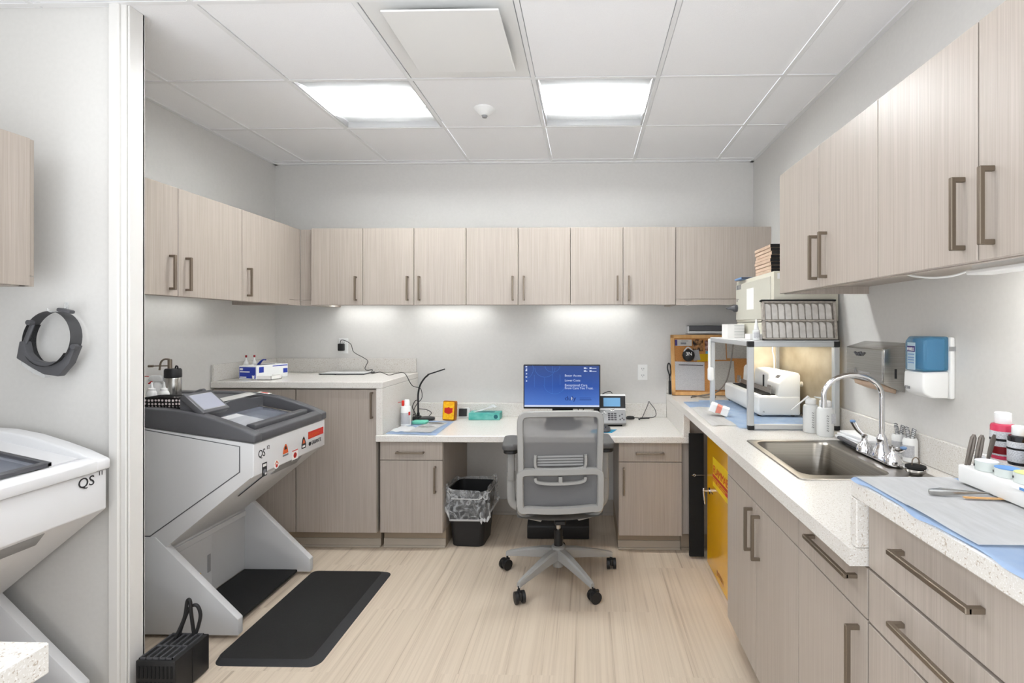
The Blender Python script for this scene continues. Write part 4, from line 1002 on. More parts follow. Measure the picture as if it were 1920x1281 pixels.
# ------------------------------------------------------------------ on the raised left worktop
t = thing('glove_box', 'blue and white glove box with a blue glove sticking out, on the raised left worktop', 'box', (-2.16, 3.35, 1.06), R(-14))
L0 = 1.0615
def LB(m, name, mm, par=None): return m.build(name, mm, par or t, local=True)
m = MB(); m.box(-0.075, 0.068, -0.125, 0.125, 0.001, 0.091, 0.002); LB(m, 'carton', 'white')
m = MB(); m.box(-0.069, 0.062, -0.1265, -0.1245, 0.010, 0.083); e = LB(m, 'end_panel', 'glove')
m = MB(); m.box(-0.063, -0.040, -0.1275, -0.126, 0.062, 0.075); m.box(-0.063, 0.015, -0.1275, -0.126, 0.048, 0.055); m.box(-0.063, -0.012, -0.1275, -0.126, 0.013, 0.020)
m.text('14', (0.030, -0.1265, 0.014), (1, 0, 0), (0, 0, 1), 0.026, 0.0004); LB(m, 'end_lettering', 'white', e)
m = MB(); m.box(0.0675, 0.0690, -0.105, -0.070, 0.045, 0.082); m.box(0.0675, 0.0690, 0.085, 0.120, 0.030, 0.060); m.box(0.0675, 0.0690, 0.0, 0.12, 0.078, 0.084); LB(m, 'side_print', 'glove')
m = MB(); m.prism(rrect(0.05, 0.15, 0.024, 6, 0.0, 0.0), 'Z', 0.0905, 0.0915); LB(m, 'opening', 'ink')
m = MB(); m.sheet(lambda u, v: (-0.01 + 0.03 * (u - 0.5) * (1 - v * 0.5), -0.04 + 0.06 * v, 0.09 + 0.032 * math.sin(v * 2.0) + 0.004 * math.sin(u * 9)), 6, 10, 0.004); LB(m, 'glove', 'glove')
for k, (x, y, lab) in enumerate(((-2.302, 3.375, 'left clear squeeze bottle with a dark red tip behind the glove box'), (-2.262, 3.40, 'right clear squeeze bottle with a dark red tip behind the glove box'))):
    t = thing('squeeze_bottle', lab, 'bottle', (x, y, 1.06), 0, 'clear squeeze bottles')
    m = MB(); m.lathe([(0.022, 0.001), (0.024, 0.004), (0.024, 0.075), (0.014, 0.095)], (x, y, 1.06), 20); m.build('flask', 'bottle', t)
    m = MB(); m.lathe([(0.014, 0.0955), (0.0135, 0.104), (0.005, 0.120), (0.003, 0.135)], (x, y, 1.06), 16); m.build('nozzle', 'white', t)
    m = MB(); m.lathe([(0.004, 0.1355), (0.0062, 0.138), (0.0062, 0.150), (0, 0.152)], (x, y, 1.06), 12); m.build('tip_cap', 'darkred', t)
t = thing('card_tray', 'low white cardboard tray right of the glove box', 'tray', (-2.07, 3.27, 1.06))
m = MB(); m.box(-2.155, -2.03, 3.215, 3.33, 1.0605, 1.064); 
for a in ((-2.155, -2.152, 3.215, 3.33), (-2.033, -2.03, 3.215, 3.33), (-2.155, -2.03, 3.215, 3.218), (-2.155, -2.03, 3.327, 3.33)): m.box(*a, 1.0605, 1.087)
m.build('tray_walls', 'paper', t)
t = thing('light_pad', 'thin dark-edged light pad lying flat on the raised left worktop', 'light pad', (-1.74, 3.66, 1.06))
m = MB(); m.box(-1.915, -1.585, 3.575, 3.755, 1.0615, 1.069, 0.002); m.build('frame', 'darkgrey', t)
m = MB(); m.box(-1.905, -1.595, 3.585, 3.745, 1.0685, 1.0705); m.build('panel', 'white', t)
m = MB()
for k in range(4): m.cyl((-1.90 + 0.105 * (k % 4), 3.58 + 0.16 * (k // 2), 1.0602), 0.006, 0.0014, n=10)
m.build('feet', 'rubber', t)

# ------------------------------------------------------------------ on the desk
DK = 0.7305
t = thing('air_duster', 'white air duster can with a red trigger and straw beside the raised worktop', 'spray can', (-1.225, 3.405, DK))
c = (-1.225, 3.405, DK + 0.004)
m = MB(); m.lathe([(0.030, 0), (0.0335, 0.004), (0.0335, 0.118), (0.030, 0.130), (0.018, 0.138)], c, 28); m.build('can', 'white', t)
m = MB(); m.sheet(lambda u, v: (c[0] + 0.0338 * math.cos(-2.7 + 2.3 * u), c[1] + 0.0338 * math.sin(-2.7 + 2.3 * u), c[2] + 0.015 + 0.075 * v), 14, 1); m.build('label_print', 'pricelabel', t)
m = MB(); m.lathe([(0.020, 0.136), (0.020, 0.165), (0.014, 0.176), (0, 0.178)], (c[0] + 0.006, c[1], c[2]), 20); m.build('cap', 'white', t)
m = MB(); m.box(c[0] - 0.022, c[0] - 0.004, c[1] - 0.024, c[1] - 0.012, c[2] + 0.135, c[2] + 0.172, 0.004, 2); m.build('trigger', 'redplastic', t)
m = MB(); m.tube([(c[0] - 0.02, c[1] - 0.018, c[2] + 0.163), (c[0] - 0.082, c[1] - 0.03, c[2] + 0.152)], 0.002, 6); m.build('straw', 'redplastic', t)
m = MB(); m.sheet(lambda u, v: (c[0] + 0.034 * math.cos(-0.75 + 0.5 * u), c[1] + 0.034 * math.sin(-0.75 + 0.5 * u), c[2] + 0.072 + 0.024 * v), 4, 1); m.build('red_mark', 'red', t)

t = thing('absorbent_pad', 'light blue absorbent pad lying on the left end of the desk', 'pad', (-1.10, 3.37, DK))
def quadpad(q, z, th, wave=0.002):
    def f(u, v):
        p = [(1 - u) * ((1 - v) * q[0][k] + v * q[3][k]) + u * ((1 - v) * q[1][k] + v * q[2][k]) for k in (0, 1)]
        return (p[0], p[1], z + th + wave * (0.5 + 0.5 * math.sin(9 * u + 3) * math.cos(7 * v)))
    return f
m = MB(); m.sheet(quadpad(((-1.265, 3.150), (-0.935, 3.120), (-0.940, 3.565), (-1.24, 3.60)), DK, 0.002), 12, 12, 0.0015); tag(m.build('pad_sheet', 'blue', t), '', ''); 
o = t.children[0] if t.children else None
for o in [x for x in bpy.data.objects if x.parent == t]:
    for k in ('label', 'category'):
        if k in o: del o[k]
t = thing('paper_sheet', 'flat white paper towel on the blue pad on the desk', 'paper towel', (-1.04, 3.34, DK))
m = MB(); m.sheet(quadpad(((-1.16, 3.185), (-0.985, 3.175), (-0.965, 3.50), (-1.10, 3.52)), DK + 0.0045, 0.002), 10, 10, 0.001); m.build('towel_sheet', 'towel', t)
t = thing('folded_cloth', 'folded white cloth at the front left of the blue desk pad', 'cloth', (-1.205, 3.25, DK))
m = MB(); m.sheet(lambda u, v: (-1.255 + 0.115 * u + 0.02 * v, 3.20 + 0.12 * v, DK + 0.006 + 0.022 * (math.sin(math.pi * min(1, u * 1.02)) ** 0.5) * (math.sin(math.pi * v) ** 0.5) + 0.003 * math.sin(12 * u + 5 * v)), 14, 12, 0.004); m.build('cloth_folds', 'tissue', t)
t = thing('sponge', 'pale green sponge behind the air duster can', 'sponge', (-1.15, 3.47, DK))
m = MB(); m.prism(rrect(0.105, 0.075, 0.02, 5, -1.15, 3.475), 'Z', DK + 0.0062, DK + 0.024, 0.004, 2); m.build('sponge_block', 'green', t)
for x, y, a, lab in ((-1.06, 3.335, 0.05, 'front metal tweezers lying on the paper on the desk'), (-1.035, 3.455, -0.25, 'rear metal tweezers lying on the paper on the desk')):
    t = thing('tweezers', lab, 'tweezers', (x, y, DK + 0.008), a, 'tweezers on the desk paper')
    m = MB()
    for s in (-1, 1): m.tube([(-0.055, 0, 0.003), (0, s * 0.006, 0.004), (0.03, s * 0.005, 0.004), (0.058, s * 0.0008, 0.003)], 0.003, 6, flat=0.5, rr=[0.004, 0.0045, 0.003, 0.0012])
    m.build('tweezer_arms', 'steel', t, local=True)

t = thing('desk_lamp', 'black gooseneck desk lamp with a round base on the desk', 'lamp', (-1.17, 3.62, DK))
m = MB(); m.lathe([(0.066, 0.001), (0.068, 0.004), (0.068, 0.014), (0.060, 0.018), (0, 0.018)], (-1.165, 3.63, DK), 36, sx=1.0); m.prism(rrect(0.05, 0.07, 0.012, 4, -1.222, 3.62), 'Z', DK + 0.001, DK + 0.030, 0.004); m.build('base', 'black', t)
m = MB(); m.cyl((-1.213, 3.62, DK + 0.02), 0.010, 0.035, n=14); m.tube(smooth_pts([(-1.213, 3.62, DK + 0.03), (-1.214, 3.62, DK + 0.12), (-1.210, 3.61, DK + 0.19), (-1.192, 3.60, DK + 0.255), (-1.158, 3.59, DK + 0.305), (-1.125, 3.58, DK + 0.332)], 8), 0.0062, 10); m.build('gooseneck', 'black', t)
m = MB(); a = Vector((-1.128, 3.58, DK + 0.333)); b2 = Vector((-1.008, 3.56, DK + 0.372)); d = (b2 - a).normalized()
m.obox((a + b2) / 2, d, (0, 1, 0.0), 0.064, 0.016, 0.0045, 0.002); h = m.build('lamp_head', 'black', t)
m = MB(); m.obox((a + b2) / 2 - Vector((0, 0, 0.0055)), d, (0, 1, 0), 0.056, 0.012, 0.0012); m.build('led_strip', 'white', h)
m = MB(); m.tube(smooth_pts([(-1.213, 3.625, DK + 0.145), (-1.24, 3.63, DK + 0.135), (-1.262, 3.64, DK + 0.09), (-1.25, 3.65, DK + 0.055), (-1.235, 3.65, DK + 0.022), (-1.262, 3.66, DK + 0.035), (-1.258, 3.66, DK + 0.01), (-1.225, 3.66, DK + 0.006)], 6), 0.003, 6); m.tube(smooth_pts([(-1.22, 3.66, DK + 0.075), (-1.17, 3.67, DK + 0.068), (-1.135, 3.675, DK + 0.045), (-1.15, 3.67, DK + 0.022)], 6), 0.0028, 6); m.build('cord', 'cable', t)

t = thing('amber_case', 'yellow case with a red emblem standing upright on the desk', 'case', (-0.985, 3.61, DK))
X = Matrix.Translation((-0.985, 3.61, DK + 0.001)) @ Matrix.Rotation(R(-14), 4, 'Z') @ Matrix.Rotation(R(-6), 4, 'X')
m = MB(); m.prism(rrect(0.100, 0.138, 0.010, 4, 0, 0.071), 'Y', -0.015, 0.015, 0.002, 1, X); m.build('case_shell', 'amberedge', t)
m = MB(); m.prism(rrect(0.086, 0.124, 0.006, 4, -0.002, 0.071), 'Y', -0.0165, -0.0145, 0, 1, X); f = m.build('front_panel', 'amber', t)
em = [(-0.034, 0.088), (-0.012, 0.090), (-0.002, 0.096), (0.012, 0.089), (0.031, 0.090), (0.029, 0.060), (0.015, 0.050), (-0.002, 0.046), (-0.018, 0.050), (-0.034, 0.058)]
m = MB(); m.prism(em, 'Y', -0.0185, -0.016, 0, 1, X); m.build('emblem', 'red', f)
t = thing('timer', 'small white-framed device with a black display behind the yellow case', 'timer', (-0.90, 3.68, DK))
X = Matrix.Translation((-0.905, 3.70, DK + 0.001)) @ Matrix.Rotation(R(-12), 4, 'X')
m = MB(); m.prism(rrect(0.092, 0.076, 0.014, 5, 0, 0.039), 'Y', -0.010, 0.010, 0.003, 1, X); m.build('case_shell', 'clear', t)
m = MB(); m.prism(rrect(0.060, 0.056, 0.004, 3, -0.004, 0.041), 'Y', -0.0125, -0.0095, 0, 1, X); m.build('display', 'black', t)

t = thing('tissue_box', 'teal tissue box with a white tissue pulled out on the desk', 'tissue box', (-0.735, 3.69, DK))
m = MB(); m.box(-0.853, -0.628, 3.635, 3.745, DK + 0.0005, DK + 0.050, 0.0015); m.build('carton', 'teal', t)
m = MB(); m.prism(rrect(0.15, 0.035, 0.016, 5, -0.745, 3.685), 'Z', DK + 0.050, DK + 0.0508); m.build('opening', 'tealdark', t)
m = MB(); m.cyl((-0.656, 3.6347, DK + 0.024), 0.015, 0.0008, (0, -1, 0), 20); m.build('emblem', 'tealdark', t)
m = MB(); m.sheet(lambda u, v: (-0.825 + 0.165 * u + 0.008 * math.sin(7 * v), 3.665 + 0.045 * v, DK + 0.0505 + 0.060 * u ** 1.2 * (1 - 0.5 * abs(v - 0.5)) * (1 if u < 0.93 else 0.75) + 0.004 * math.sin(14 * u + 6 * v) * u), 18, 8, 0.0015); m.build('tissue', 'tissue', t)

# monitor
t = thing('monitor', 'computer monitor with a blue desktop screen on the desk', 'monitor', (-0.165, 3.45, DK))
mx0, mx1, mz0, mz1, my = -0.427, 0.090, 0.852, 1.148, 3.40
m = MB(); m.box(mx0, mx1, my, my + 0.03, mz0, mz1, 0.003); m.build('housing', 'black', t)
m = MB(); m.box(mx0 + 0.007, mx1 - 0.007, my - 0.0012, my + 0.001, mz0 + 0.014, mz1 - 0.007); sc = m.build('screen', 'screen', t)
m = MB(); m.box(mx0 + 0.007, mx1 - 0.007, my - 0.0016, my - 0.0011, mz0 + 0.014, mz0 + 0.025); m.build('taskbar', 'screenwhite', sc)
m = MB(); ys_ = my - 0.0012
SXP = lambda px: -0.425 + (px - 982) * (0.516 / 144); SZP = lambda py: 1.145 - (py - 685) * 0.00362
TX = (1, 0, 0); TZ = (0, 0, 1)
m.text('Better Access', (SXP(1059), ys_, SZP(706)), TX, TZ, 0.021, 0.0003, 'LEFT', 0.95)
m.text('Lower Costs', (SXP(1059), ys_, SZP(715)), TX, TZ, 0.021, 0.0003, 'LEFT', 0.95)
m.text('Exceptional Care', (SXP(1059), ys_, SZP(724)), TX, TZ, 0.023, 0.0005, 'LEFT', 0.95)
m.text('From Care You Trust.', (SXP(1059), ys_, SZP(729.5)), TX, TZ, 0.023, 0.0005, 'LEFT', 0.92)
for px, py in ((1095, 691.5), (1105.5, 691.5), (1095, 697), (1105.5, 697)):
    m.box(SXP(px), SXP(px + 4), ys_ - 0.0004, ys_, SZP(py), SZP(py - 2.6)); m.box(SXP(px + 4.5), SXP(px + (6.5 if px < 1100 else 13)), ys_ - 0.0004, ys_, SZP(py - 0.3), SZP(py - 1.2))
for k, py in enumerate((689, 693.5, 696, 702, 708, 715.5)): m.box(SXP(985.5 + (k % 2) * 0.8), SXP(988.5), ys_ - 0.0004, ys_, SZP(py), SZP(py - 2.2))
m.build('screen_text', 'screenwhite', sc)
m = MB()
def arc(cx_, cy_, r, a0, a1, zsq=1.0):
    m.tube([(SXP(cx_ + r * math.cos(R(a))), ys_ - 0.0006, SZP(cy_ + r * zsq * math.sin(R(a)))) for a in [a0 + (a1 - a0) * k / 20 for k in range(21)]], 0.0011, 4)
arc(980, 692, 20, -20, 75, 1.0); arc(1022, 690, 19, 0, 180, 0.9); arc(1036, 686, 14, 5, 175, 0.85); arc(1040, 720, 20, 20, 175, 0.9); arc(1004, 715, 2, 0, 1)
for a in ((1036, 687, 698), (1036, 702, 738), (1021, 708, 722), (1002, 703, 726), (1050, 702, 722)): m.box(SXP(a[0]), SXP(a[0] + 0.5), ys_ - 0.0005, ys_, SZP(a[2]), SZP(a[1]))
m.build('screen_graphic', 'screenline', sc)
m = MB(); m.text('duly', (SXP(1059), ys_, SZP(750)), TX, TZ, 0.042, 0.0009, 'LEFT', 1.1); m.box(SXP(1087), SXP(1108), ys_ - 0.0004, ys_, SZP(746.2), SZP(745.4)); m.box(SXP(1087), SXP(1109), ys_ - 0.0004, ys_, SZP(749.6), SZP(748.6)); m.build('screen_logo', 'screennavy', sc)
m = MB(); m.lathe([(0.0, -0.012), (0.006, -0.004), (0.008, 0.004), (0.003, 0.010), (0, 0.011)], (SXP(1072.5), ys_ - 0.0006, SZP(747)), 12, None, 1.0, 0.06); m.build('logo_drop', 'screenwhite', sc)
m = MB(); m.box(-0.235, -0.095, my + 0.03, my + 0.075, 0.80, 1.02, 0.006); m.box(-0.205, -0.125, my + 0.07, my + 0.10, DK + 0.014, 0.95, 0.005); m.build('stand', 'black', t)
m = MB(); m.prism(rrect(0.25, 0.19, 0.02, 4, -0.165, my + 0.09), 'Z', DK + 0.001, DK + 0.015, 0.003); m.build('stand_base', 'black', t)
m = MB(); m.tube(smooth_pts([(-0.06, 3.425, 0.855), (-0.05, 3.43, 0.80), (-0.03, 3.44, 0.82), (-0.02, 3.43, 0.855)], 6), 0.003, 6); m.build('cable', 'cable', t)
t = thing('docking_station', 'small black box beneath the monitor, hidden behind the chair back', 'dock', (-0.22, 3.35, DK))
m = MB(); m.box(-0.262, -0.085, 3.285, 3.365, DK + 0.001, DK + 0.112, 0.004); m.build('dock_body', 'black', t)

# phone
t = thing('desk_phone', 'grey office phone with a small blue display, right of the monitor', 'phone', (0.16, 3.52, DK))
X = Matrix.Translation((0.165, 3.42, DK + 0.010)) @ Matrix.Rotation(R(38), 4, 'X')
m = MB(); m.box(-0.075, 0.100, 0, 0.155, 0, 0.022, 0.006, 2, X); m.build('keypad_body', 'midgrey', t)
X2 = Matrix.Translation((0.165, 3.515, DK + 0.085)) @ Matrix.Rotation(R(72), 4, 'X')
m = MB(); m.box(-0.075, 0.102, 0.0, 0.118, 0, 0.020, 0.004, 2, X2); h = m.build('display_housing', 'white', t)
m = MB(); m.box(-0.075, 0.101, 0.020, 0.106, 0.0195, 0.0215, 0, 1, X2); m.build('display_bezel', 'ink', h)
m = MB(); m.box(-0.050, 0.066, 0.032, 0.092, 0.0213, 0.0223, 0, 1, X2); m.build('display', 'phonelcd', h)
m = MB(); m.prism([(-0.072, 0.150), (0.098, 0.150), (0.098, 0.140), (0.045, 0.132), (0.018, 0.108), (0.002, 0.108), (-0.022, 0.132), (-0.072, 0.142)], 'Z', 0.021, 0.0235, 0, 1, X); s = m.build('silver_trim', 'white', t)
m = MB(); m.lathe([(0.016, 0.0235), (0.016, 0.026), (0.011, 0.0265), (0.011, 0.0245), (0, 0.0245)], (0.010, 0.126, 0), 24, X); m.build('navigation_ring', 'steel', t)
for r in range(4):
    for c_ in range(3):
        m = MB(); m.box(-0.022 + c_ * 0.021, -0.005 + c_ * 0.021, 0.022 + r * 0.018, 0.034 + r * 0.018, 0.0215, 0.026, 0.002, 1, X); m.build('key', 'darkgrey', t)
for k, (x, y) in enumerate(((-0.058, 0.085), (-0.046, 0.095), (-0.036, 0.085), (0.058, 0.062), (0.075, 0.075), (0.075, 0.040), (0.060, 0.030), (0.085, 0.028))):
    m = MB(); m.lathe([(0.0055, 0.0215), (0.005, 0.025), (0, 0.0255)], (x, y, 0), 12, X); m.build('key', 'darkgrey' if k > 2 else 'white', t)
m = MB(); m.tube(smooth_pts([(0.068, 3.44, DK + 0.03), (0.062, 3.48, DK + 0.07), (0.062, 3.53, DK + 0.13), (0.07, 3.55, DK + 0.19)], 6), 0.020, 12, flat=0.8, rr=None); m.build('handset', 'black', t)
m = MB(); m.box(0.10, 0.25, 3.50, 3.60, DK + 0.0, DK + 0.02, 0.003); m.prism([(3.43, DK), (3.60, DK), (3.60, DK + 0.09), (3.53, DK + 0.085)], 'X', 0.11, 0.24, 0.003); m.build('stand', 'black', t)
t = thing('headset_cradle', 'small black headset stand between the monitor and the phone', 'headset', (0.085, 3.60, DK))
m = MB(); m.lathe([(0.022, 0), (0.022, 0.008), (0.008, 0.014), (0.007, 0.10), (0.018, 0.12), (0.018, 0.16), (0.008, 0.185), (0, 0.187)], (0.083, 3.60, DK + 0.0005), 16); m.build('cradle', 'black', t)
m = MB(); m.tube(smooth_pts([(0.083, 3.595, DK + 0.17), (0.12, 3.57, DK + 0.205), (0.16, 3.56, DK + 0.218), (0.178, 3.555, DK + 0.205)], 6), 0.003, 6); m.build('boom', 'black', t)
t = thing('blue_sheet', 'bright blue mouse mat on the desk beside the chair back', 'mouse mat', (0.10, 3.28, DK))
m = MB(); m.prism([(0.02, 3.215), (0.158, 3.215), (0.195, 3.315), (0.03, 3.315)], 'Z', DK + 0.0003, DK + 0.0022); m.build('mat_sheet', 'mousepad', t)
t = thing('computer_mouse', 'dark grey computer mouse on the blue mouse mat', 'mouse', (0.118, 3.27, DK))
m = MB(); m.lathe([(0.030, 0), (0.032, 0.006), (0.029, 0.020), (0.018, 0.031), (0, 0.035)], (0.120, 3.272, DK + 0.0024), 24, None, 1.05, 1.7); m.build('mouse_shell', 'darkgrey', t)
m = MB(); m.cyl((0.1165, 3.238, DK + 0.031), 0.006, 0.007, (1, 0, 0), 12); m.build('scroll_wheel', 'black', t)
t = thing('cable_adapter', 'black cable with an inline adapter and a tall loop, right of the phone', 'cable', (0.40, 3.71, DK))
m = MB(); m.lathe([(0.0, 0.0), (0.022, 0.004), (0.024, 0.014), (0.018, 0.023), (0, 0.026)], (0.315, 3.68, DK + 0.0005), 20, None, 1.35, 0.9); m.build('adapter_body', 'black', t)
m = MB(); m.tube(smooth_pts([(0.335, 3.68, DK + 0.014), (0.375, 3.70, DK + 0.008), (0.40, 3.71, DK + 0.006), (0.425, 3.725, DK + 0.05), (0.448, 3.74, DK + 0.098), (0.457, 3.745, DK + 0.121), (0.47, 3.745, DK + 0.104), (0.50, 3.74, DK + 0.065), (0.508, 3.735, DK + 0.025), (0.488, 3.73, DK + 0.008), (0.45, 3.72, DK + 0.006)], 7), 0.0027, 6); m.build('cord', 'cable', t)
m = MB(); m.tube([(0.385, 3.69, DK + 0.007), (0.455, 3.705, DK + 0.007)], 0.0055, 8); m.box(0.372, 0.384, 3.66, 3.69, DK + 0.0005, DK + 0.012, 0.002); m.build('plug', 'black', t)
# ------------------------------------------------------------------ right corner: corkboard, enclosure, oven
CW = 0.9105
t = thing('cork_board', 'oak-framed cork notice board leaning against the back wall on the right worktop', 'notice board', (0.91, 3.66, CW))
TB = Matrix.Translation((0, 3.64, CW + 0.002)) @ Matrix.Rotation(R(-9), 4, 'X')
bx0, bx1, bh = 0.610, 1.205, 0.437
m = MB(); m.box(bx0 + 0.02, bx1 - 0.02, 0.004, 0.012, 0.02, bh - 0.02, 0, 1, TB); m.build('cork_panel', 'cork', t)
m = MB()
for a in ((bx0, bx0 + 0.026, 0, bh), (bx1 - 0.026, bx1, 0, bh), (bx0, bx1, 0, 0.026), (bx0, bx1, bh - 0.026, bh)): m.box(a[0], a[1], -0.004, 0.016, a[2], a[3], 0.002, 1, TB)
m.build('frame', 'oak', t)
def pinned(name, label, cat, x0, x1, z0, z1, mm, tilt=0, dy=0.0, grp='papers pinned to the cork board'):
    tt = thing(name, label, cat, (TB @ Vector(((x0 + x1) / 2, 0.0, (z0 + z1) / 2)))[:], 0, grp)
    X = TB @ Matrix.Translation(((x0 + x1) / 2, 0.002 - dy, (z0 + z1) / 2)) @ Matrix.Rotation(R(tilt), 4, 'Y')
    w, h = (x1 - x0) / 2, (z1 - z0) / 2
    mm_ = MB(); mm_.sheet(lambda u, v: X @ Vector((-w + 2 * w * u, -0.0015 * math.sin(u * 3.1) - 0.001, -h + 2 * h * v)), 6, 4, 0.0008)
    mm_.build('sheet', mm, tt); return tt, X
tt, X = pinned('form_sheet', 'large printed white form pinned at the lower left of the cork board', 'paper', 0.625, 0.845, 0.035, 0.240, 'form', 1.5, 0.004)
m = MB(); m.box(-0.075, 0.10, -0.0035, -0.003, 0.076, 0.081, 0, 1, X); m.build('heading', 'ink', tt)
tt, X = pinned('name_card', 'white card with a dark blue end at the upper left of the cork board', 'card', 0.640, 0.762, 0.355, 0.402, 'paper', 0, 0.002)
m = MB(); m.box(-0.061, -0.045, -0.0036, -0.003, -0.022, 0.022, 0, 1, X); m.build('blue_end', 'purple', tt)
m = MB(); m.box(-0.02, 0.02, -0.0036, -0.003, -0.012, 0.002, 0, 1, X); m.box(-0.015, 0.035, -0.0036, -0.003, 0.012, 0.015, 0, 1, X); m.build('print', 'greyink', tt)
pinned('photo_print', 'dark brown photograph pinned at the top of the cork board', 'photo', 0.768, 0.842, 0.318, 0.402, 'photo', 2, 0.003)
pinned('photo_print', 'pinkish photograph right of the white lamp bar on the cork board', 'photo', 0.855, 0.897, 0.318, 0.395, 'photo2', -1, 0.003)
pinned('blue_note', 'light blue note below the pinkish photograph', 'note', 0.858, 0.905, 0.268, 0.316, 'skyblue', 2, 0.004)
pinned('yellow_note', 'bright yellow note in the middle of the cork board', 'note', 0.795, 0.887, 0.243, 0.297, 'postit', -2, 0.005)
pinned('grey_card', 'small pale printed card beside the black ornament', 'card', 0.765, 0.815, 0.25, 0.325, 'pricelabel', -8, 0.006)
pinned('list_sheet', 'upper printed list on the right half of the cork board', 'paper', 0.90, 1.005, 0.255, 0.408, 'list', 0, 0.002)
pinned('list_sheet', 'second upper printed list, next to the right frame of the cork board', 'paper', 1.012, 1.175, 0.265, 0.41, 'list', 0.5, 0.003)
pinned('list_sheet', 'lower printed list behind the white machine on the cork board', 'paper', 0.893, 1.06, 0.04, 0.245, 'list', -0.5, 0.002)
t = thing('round_ornament', 'black ball-shaped ornament hanging on the cork board', 'ornament', (TB @ Vector((0.728, -0.03, 0.285)))[:])
o = TB @ Vector((0.730, -0.006, 0.288))
m = MB(); m.lathe([(0.0, -0.046), (0.02, -0.041), (0.037, -0.026), (0.045, 0.0), (0.041, 0.02), (0.026, 0.037), (0.0, 0.045)], (o.x, o.y - 0.022, o.z), 28, None, 1.0, 0.55); m.build('ball', 'black', t)
m = MB(); m.text('3N', (o.x - 0.025, o.y - 0.0475, o.z + 0.0), (1, 0, 0), (0, 0.0, 1), 0.036, 0.0008); m.build('white_mark', 'paper', t)
m = MB(); m.tube(smooth_pts([(o.x - 0.034, o.y - 0.025, o.z + 0.028), (o.x - 0.005, o.y - 0.03, o.z + 0.058), (o.x + 0.03, o.y - 0.025, o.z + 0.03)], 6), 0.005, 6); m.build('ribbon', 'machine', t)
t = thing('cable_loop', 'black pouch and wire loop beside the left frame of the cork board', 'cable', (0.597, 3.70, CW))
m = MB(); m.box(0.597, 0.612, 3.69, 3.72, CW + 0.0005, CW + 0.10, 0.003); m.build('pouch', 'black', t)
m = MB(); m.tube(smooth_pts([(0.604, 3.705, CW + 0.10), (0.600, 3.70, CW + 0.14), (0.586, 3.70, CW + 0.19), (0.592, 3.70, CW + 0.225), (0.605, 3.70, CW + 0.215), (0.61, 3.70, CW + 0.16), (0.60, 3.705, CW + 0.12)], 6), 0.0045, 8); m.build('loop', 'black', t)
t = thing('wall_box', 'flat grey box mounted on the back wall above the cork board', 'wall box', (0.86, 3.74, 1.37))
m = MB(); m.box(0.745, 0.99, 3.70, 3.788, 1.372, 1.412, 0.003); m.build('shell', 'darkgrey', t)
m = MB(); m.box(0.735, 0.985, 3.705, 3.788, 1.354, 1.371, 0.002); m.box(0.735, 0.744, 3.705, 3.788, 1.371, 1.408, 0.002); m.build('bracket', 'machine', t)
t = thing('cable', 'grey cables coiled on the worktop in front of the cork board', 'cable', (0.84, 3.45, CW))
m = MB(); m.tube(smooth_pts([(0.72, 3.52, CW + 0.006), (0.80, 3.56, CW + 0.012), (0.90, 3.56, CW + 0.035), (0.96, 3.54, CW + 0.10), (0.985, 3.52, CW + 0.20), (1.0, 3.50, CW + 0.34), (1.005, 3.49, CW + 0.42)], 7), 0.005, 8); m.tube(smooth_pts([(0.72, 3.50, CW + 0.006), (0.74, 3.53, CW + 0.014), (0.82, 3.52, CW + 0.006), (0.88, 3.50, CW + 0.014), (0.86, 3.45, CW + 0.006)], 7), 0.0045, 8); m.build('cord', 'cablegrey', t)

# aluminium enclosure
t = thing('aluminium_stand', 'aluminium frame stand over the white machine carrying the oven and tile rack', 'stand', (0.98, 2.8, CW))
ex0, ex1, ey0, ey1, ez = 0.772, 1.178, 2.440, 3.205, 1.335
def post(x, y, z0, z1): 
    m = MB(); m.box(x, x + 0.028, y, y + 0.028, z0, z1, 0.003); m.box(x + 0.011, x + 0.017, y - 0.0004, y + 0.0284, z0 + 0.02, z1 - 0.02); return m.build('post', 'alu', t)
for x in (ex0, ex1):
    for y in (ey0, ey1 - 0.028): post(x, y, CW + 0.001, ez - 0.026)
m = MB(); m.box(ex0, ex1 + 0.028, ey0, ey0 + 0.028, ez - 0.026, ez, 0.003); m.build('top_rail', 'alu', t)
m = MB(); m.box(ex0, ex1 + 0.028, ey1 - 0.028, ey1, ez - 0.026, ez, 0.003); m.build('top_rail', 'alu', t)
for x in (ex0, ex1):
    m = MB(); m.box(x, x + 0.028, ey0 + 0.028, ey1 - 0.028, ez - 0.024, ez, 0.003); m.build('top_rail', 'alu', t)
m = MB(); m.box(ex0 + 0.028, ex1, ey0, ey0 + 0.026, CW + 0.003, CW + 0.026, 0.003); m.build('bottom_rail', 'alu', t)
m = MB(); m.box(ex0 + 0.004, ex1 + 0.024, ey0 + 0.004, ey1 - 0.004, ez - 0.002, ez + 0.004); m.build('top_panel', 'white', t)
m = MB()
for x in (ex0, ex1): m.box(x - 0.0012, x + 0.0285, ey0 - 0.0015, ey0 + 0.026, ez - 0.0265, ez + 0.0008, 0.002); m.box(x - 0.001, x + 0.0285, ey0 - 0.0015, ey0 + 0.02, CW + 0.001, CW + 0.022, 0.002)
m.build('corner_joint', 'black', t)
m = MB(); m.sheet(lambda u, v: (ex1 + 0.020 - 0.004 * math.sin(u * 9), ey0 + 0.03 + (ey1 - ey0 - 0.06) * u, CW + 0.015 + (ez - CW - 0.045) * v), 14, 2, 0.003); m.build('side_sheet', 'sheetplastic', t)
m = MB(); m.box(ex1 - 0.14, ex1, ey1 - 0.016, ey1 - 0.012, CW + 0.02, ez - 0.03); m.build('back_sheet', 'sheetplastic', t)
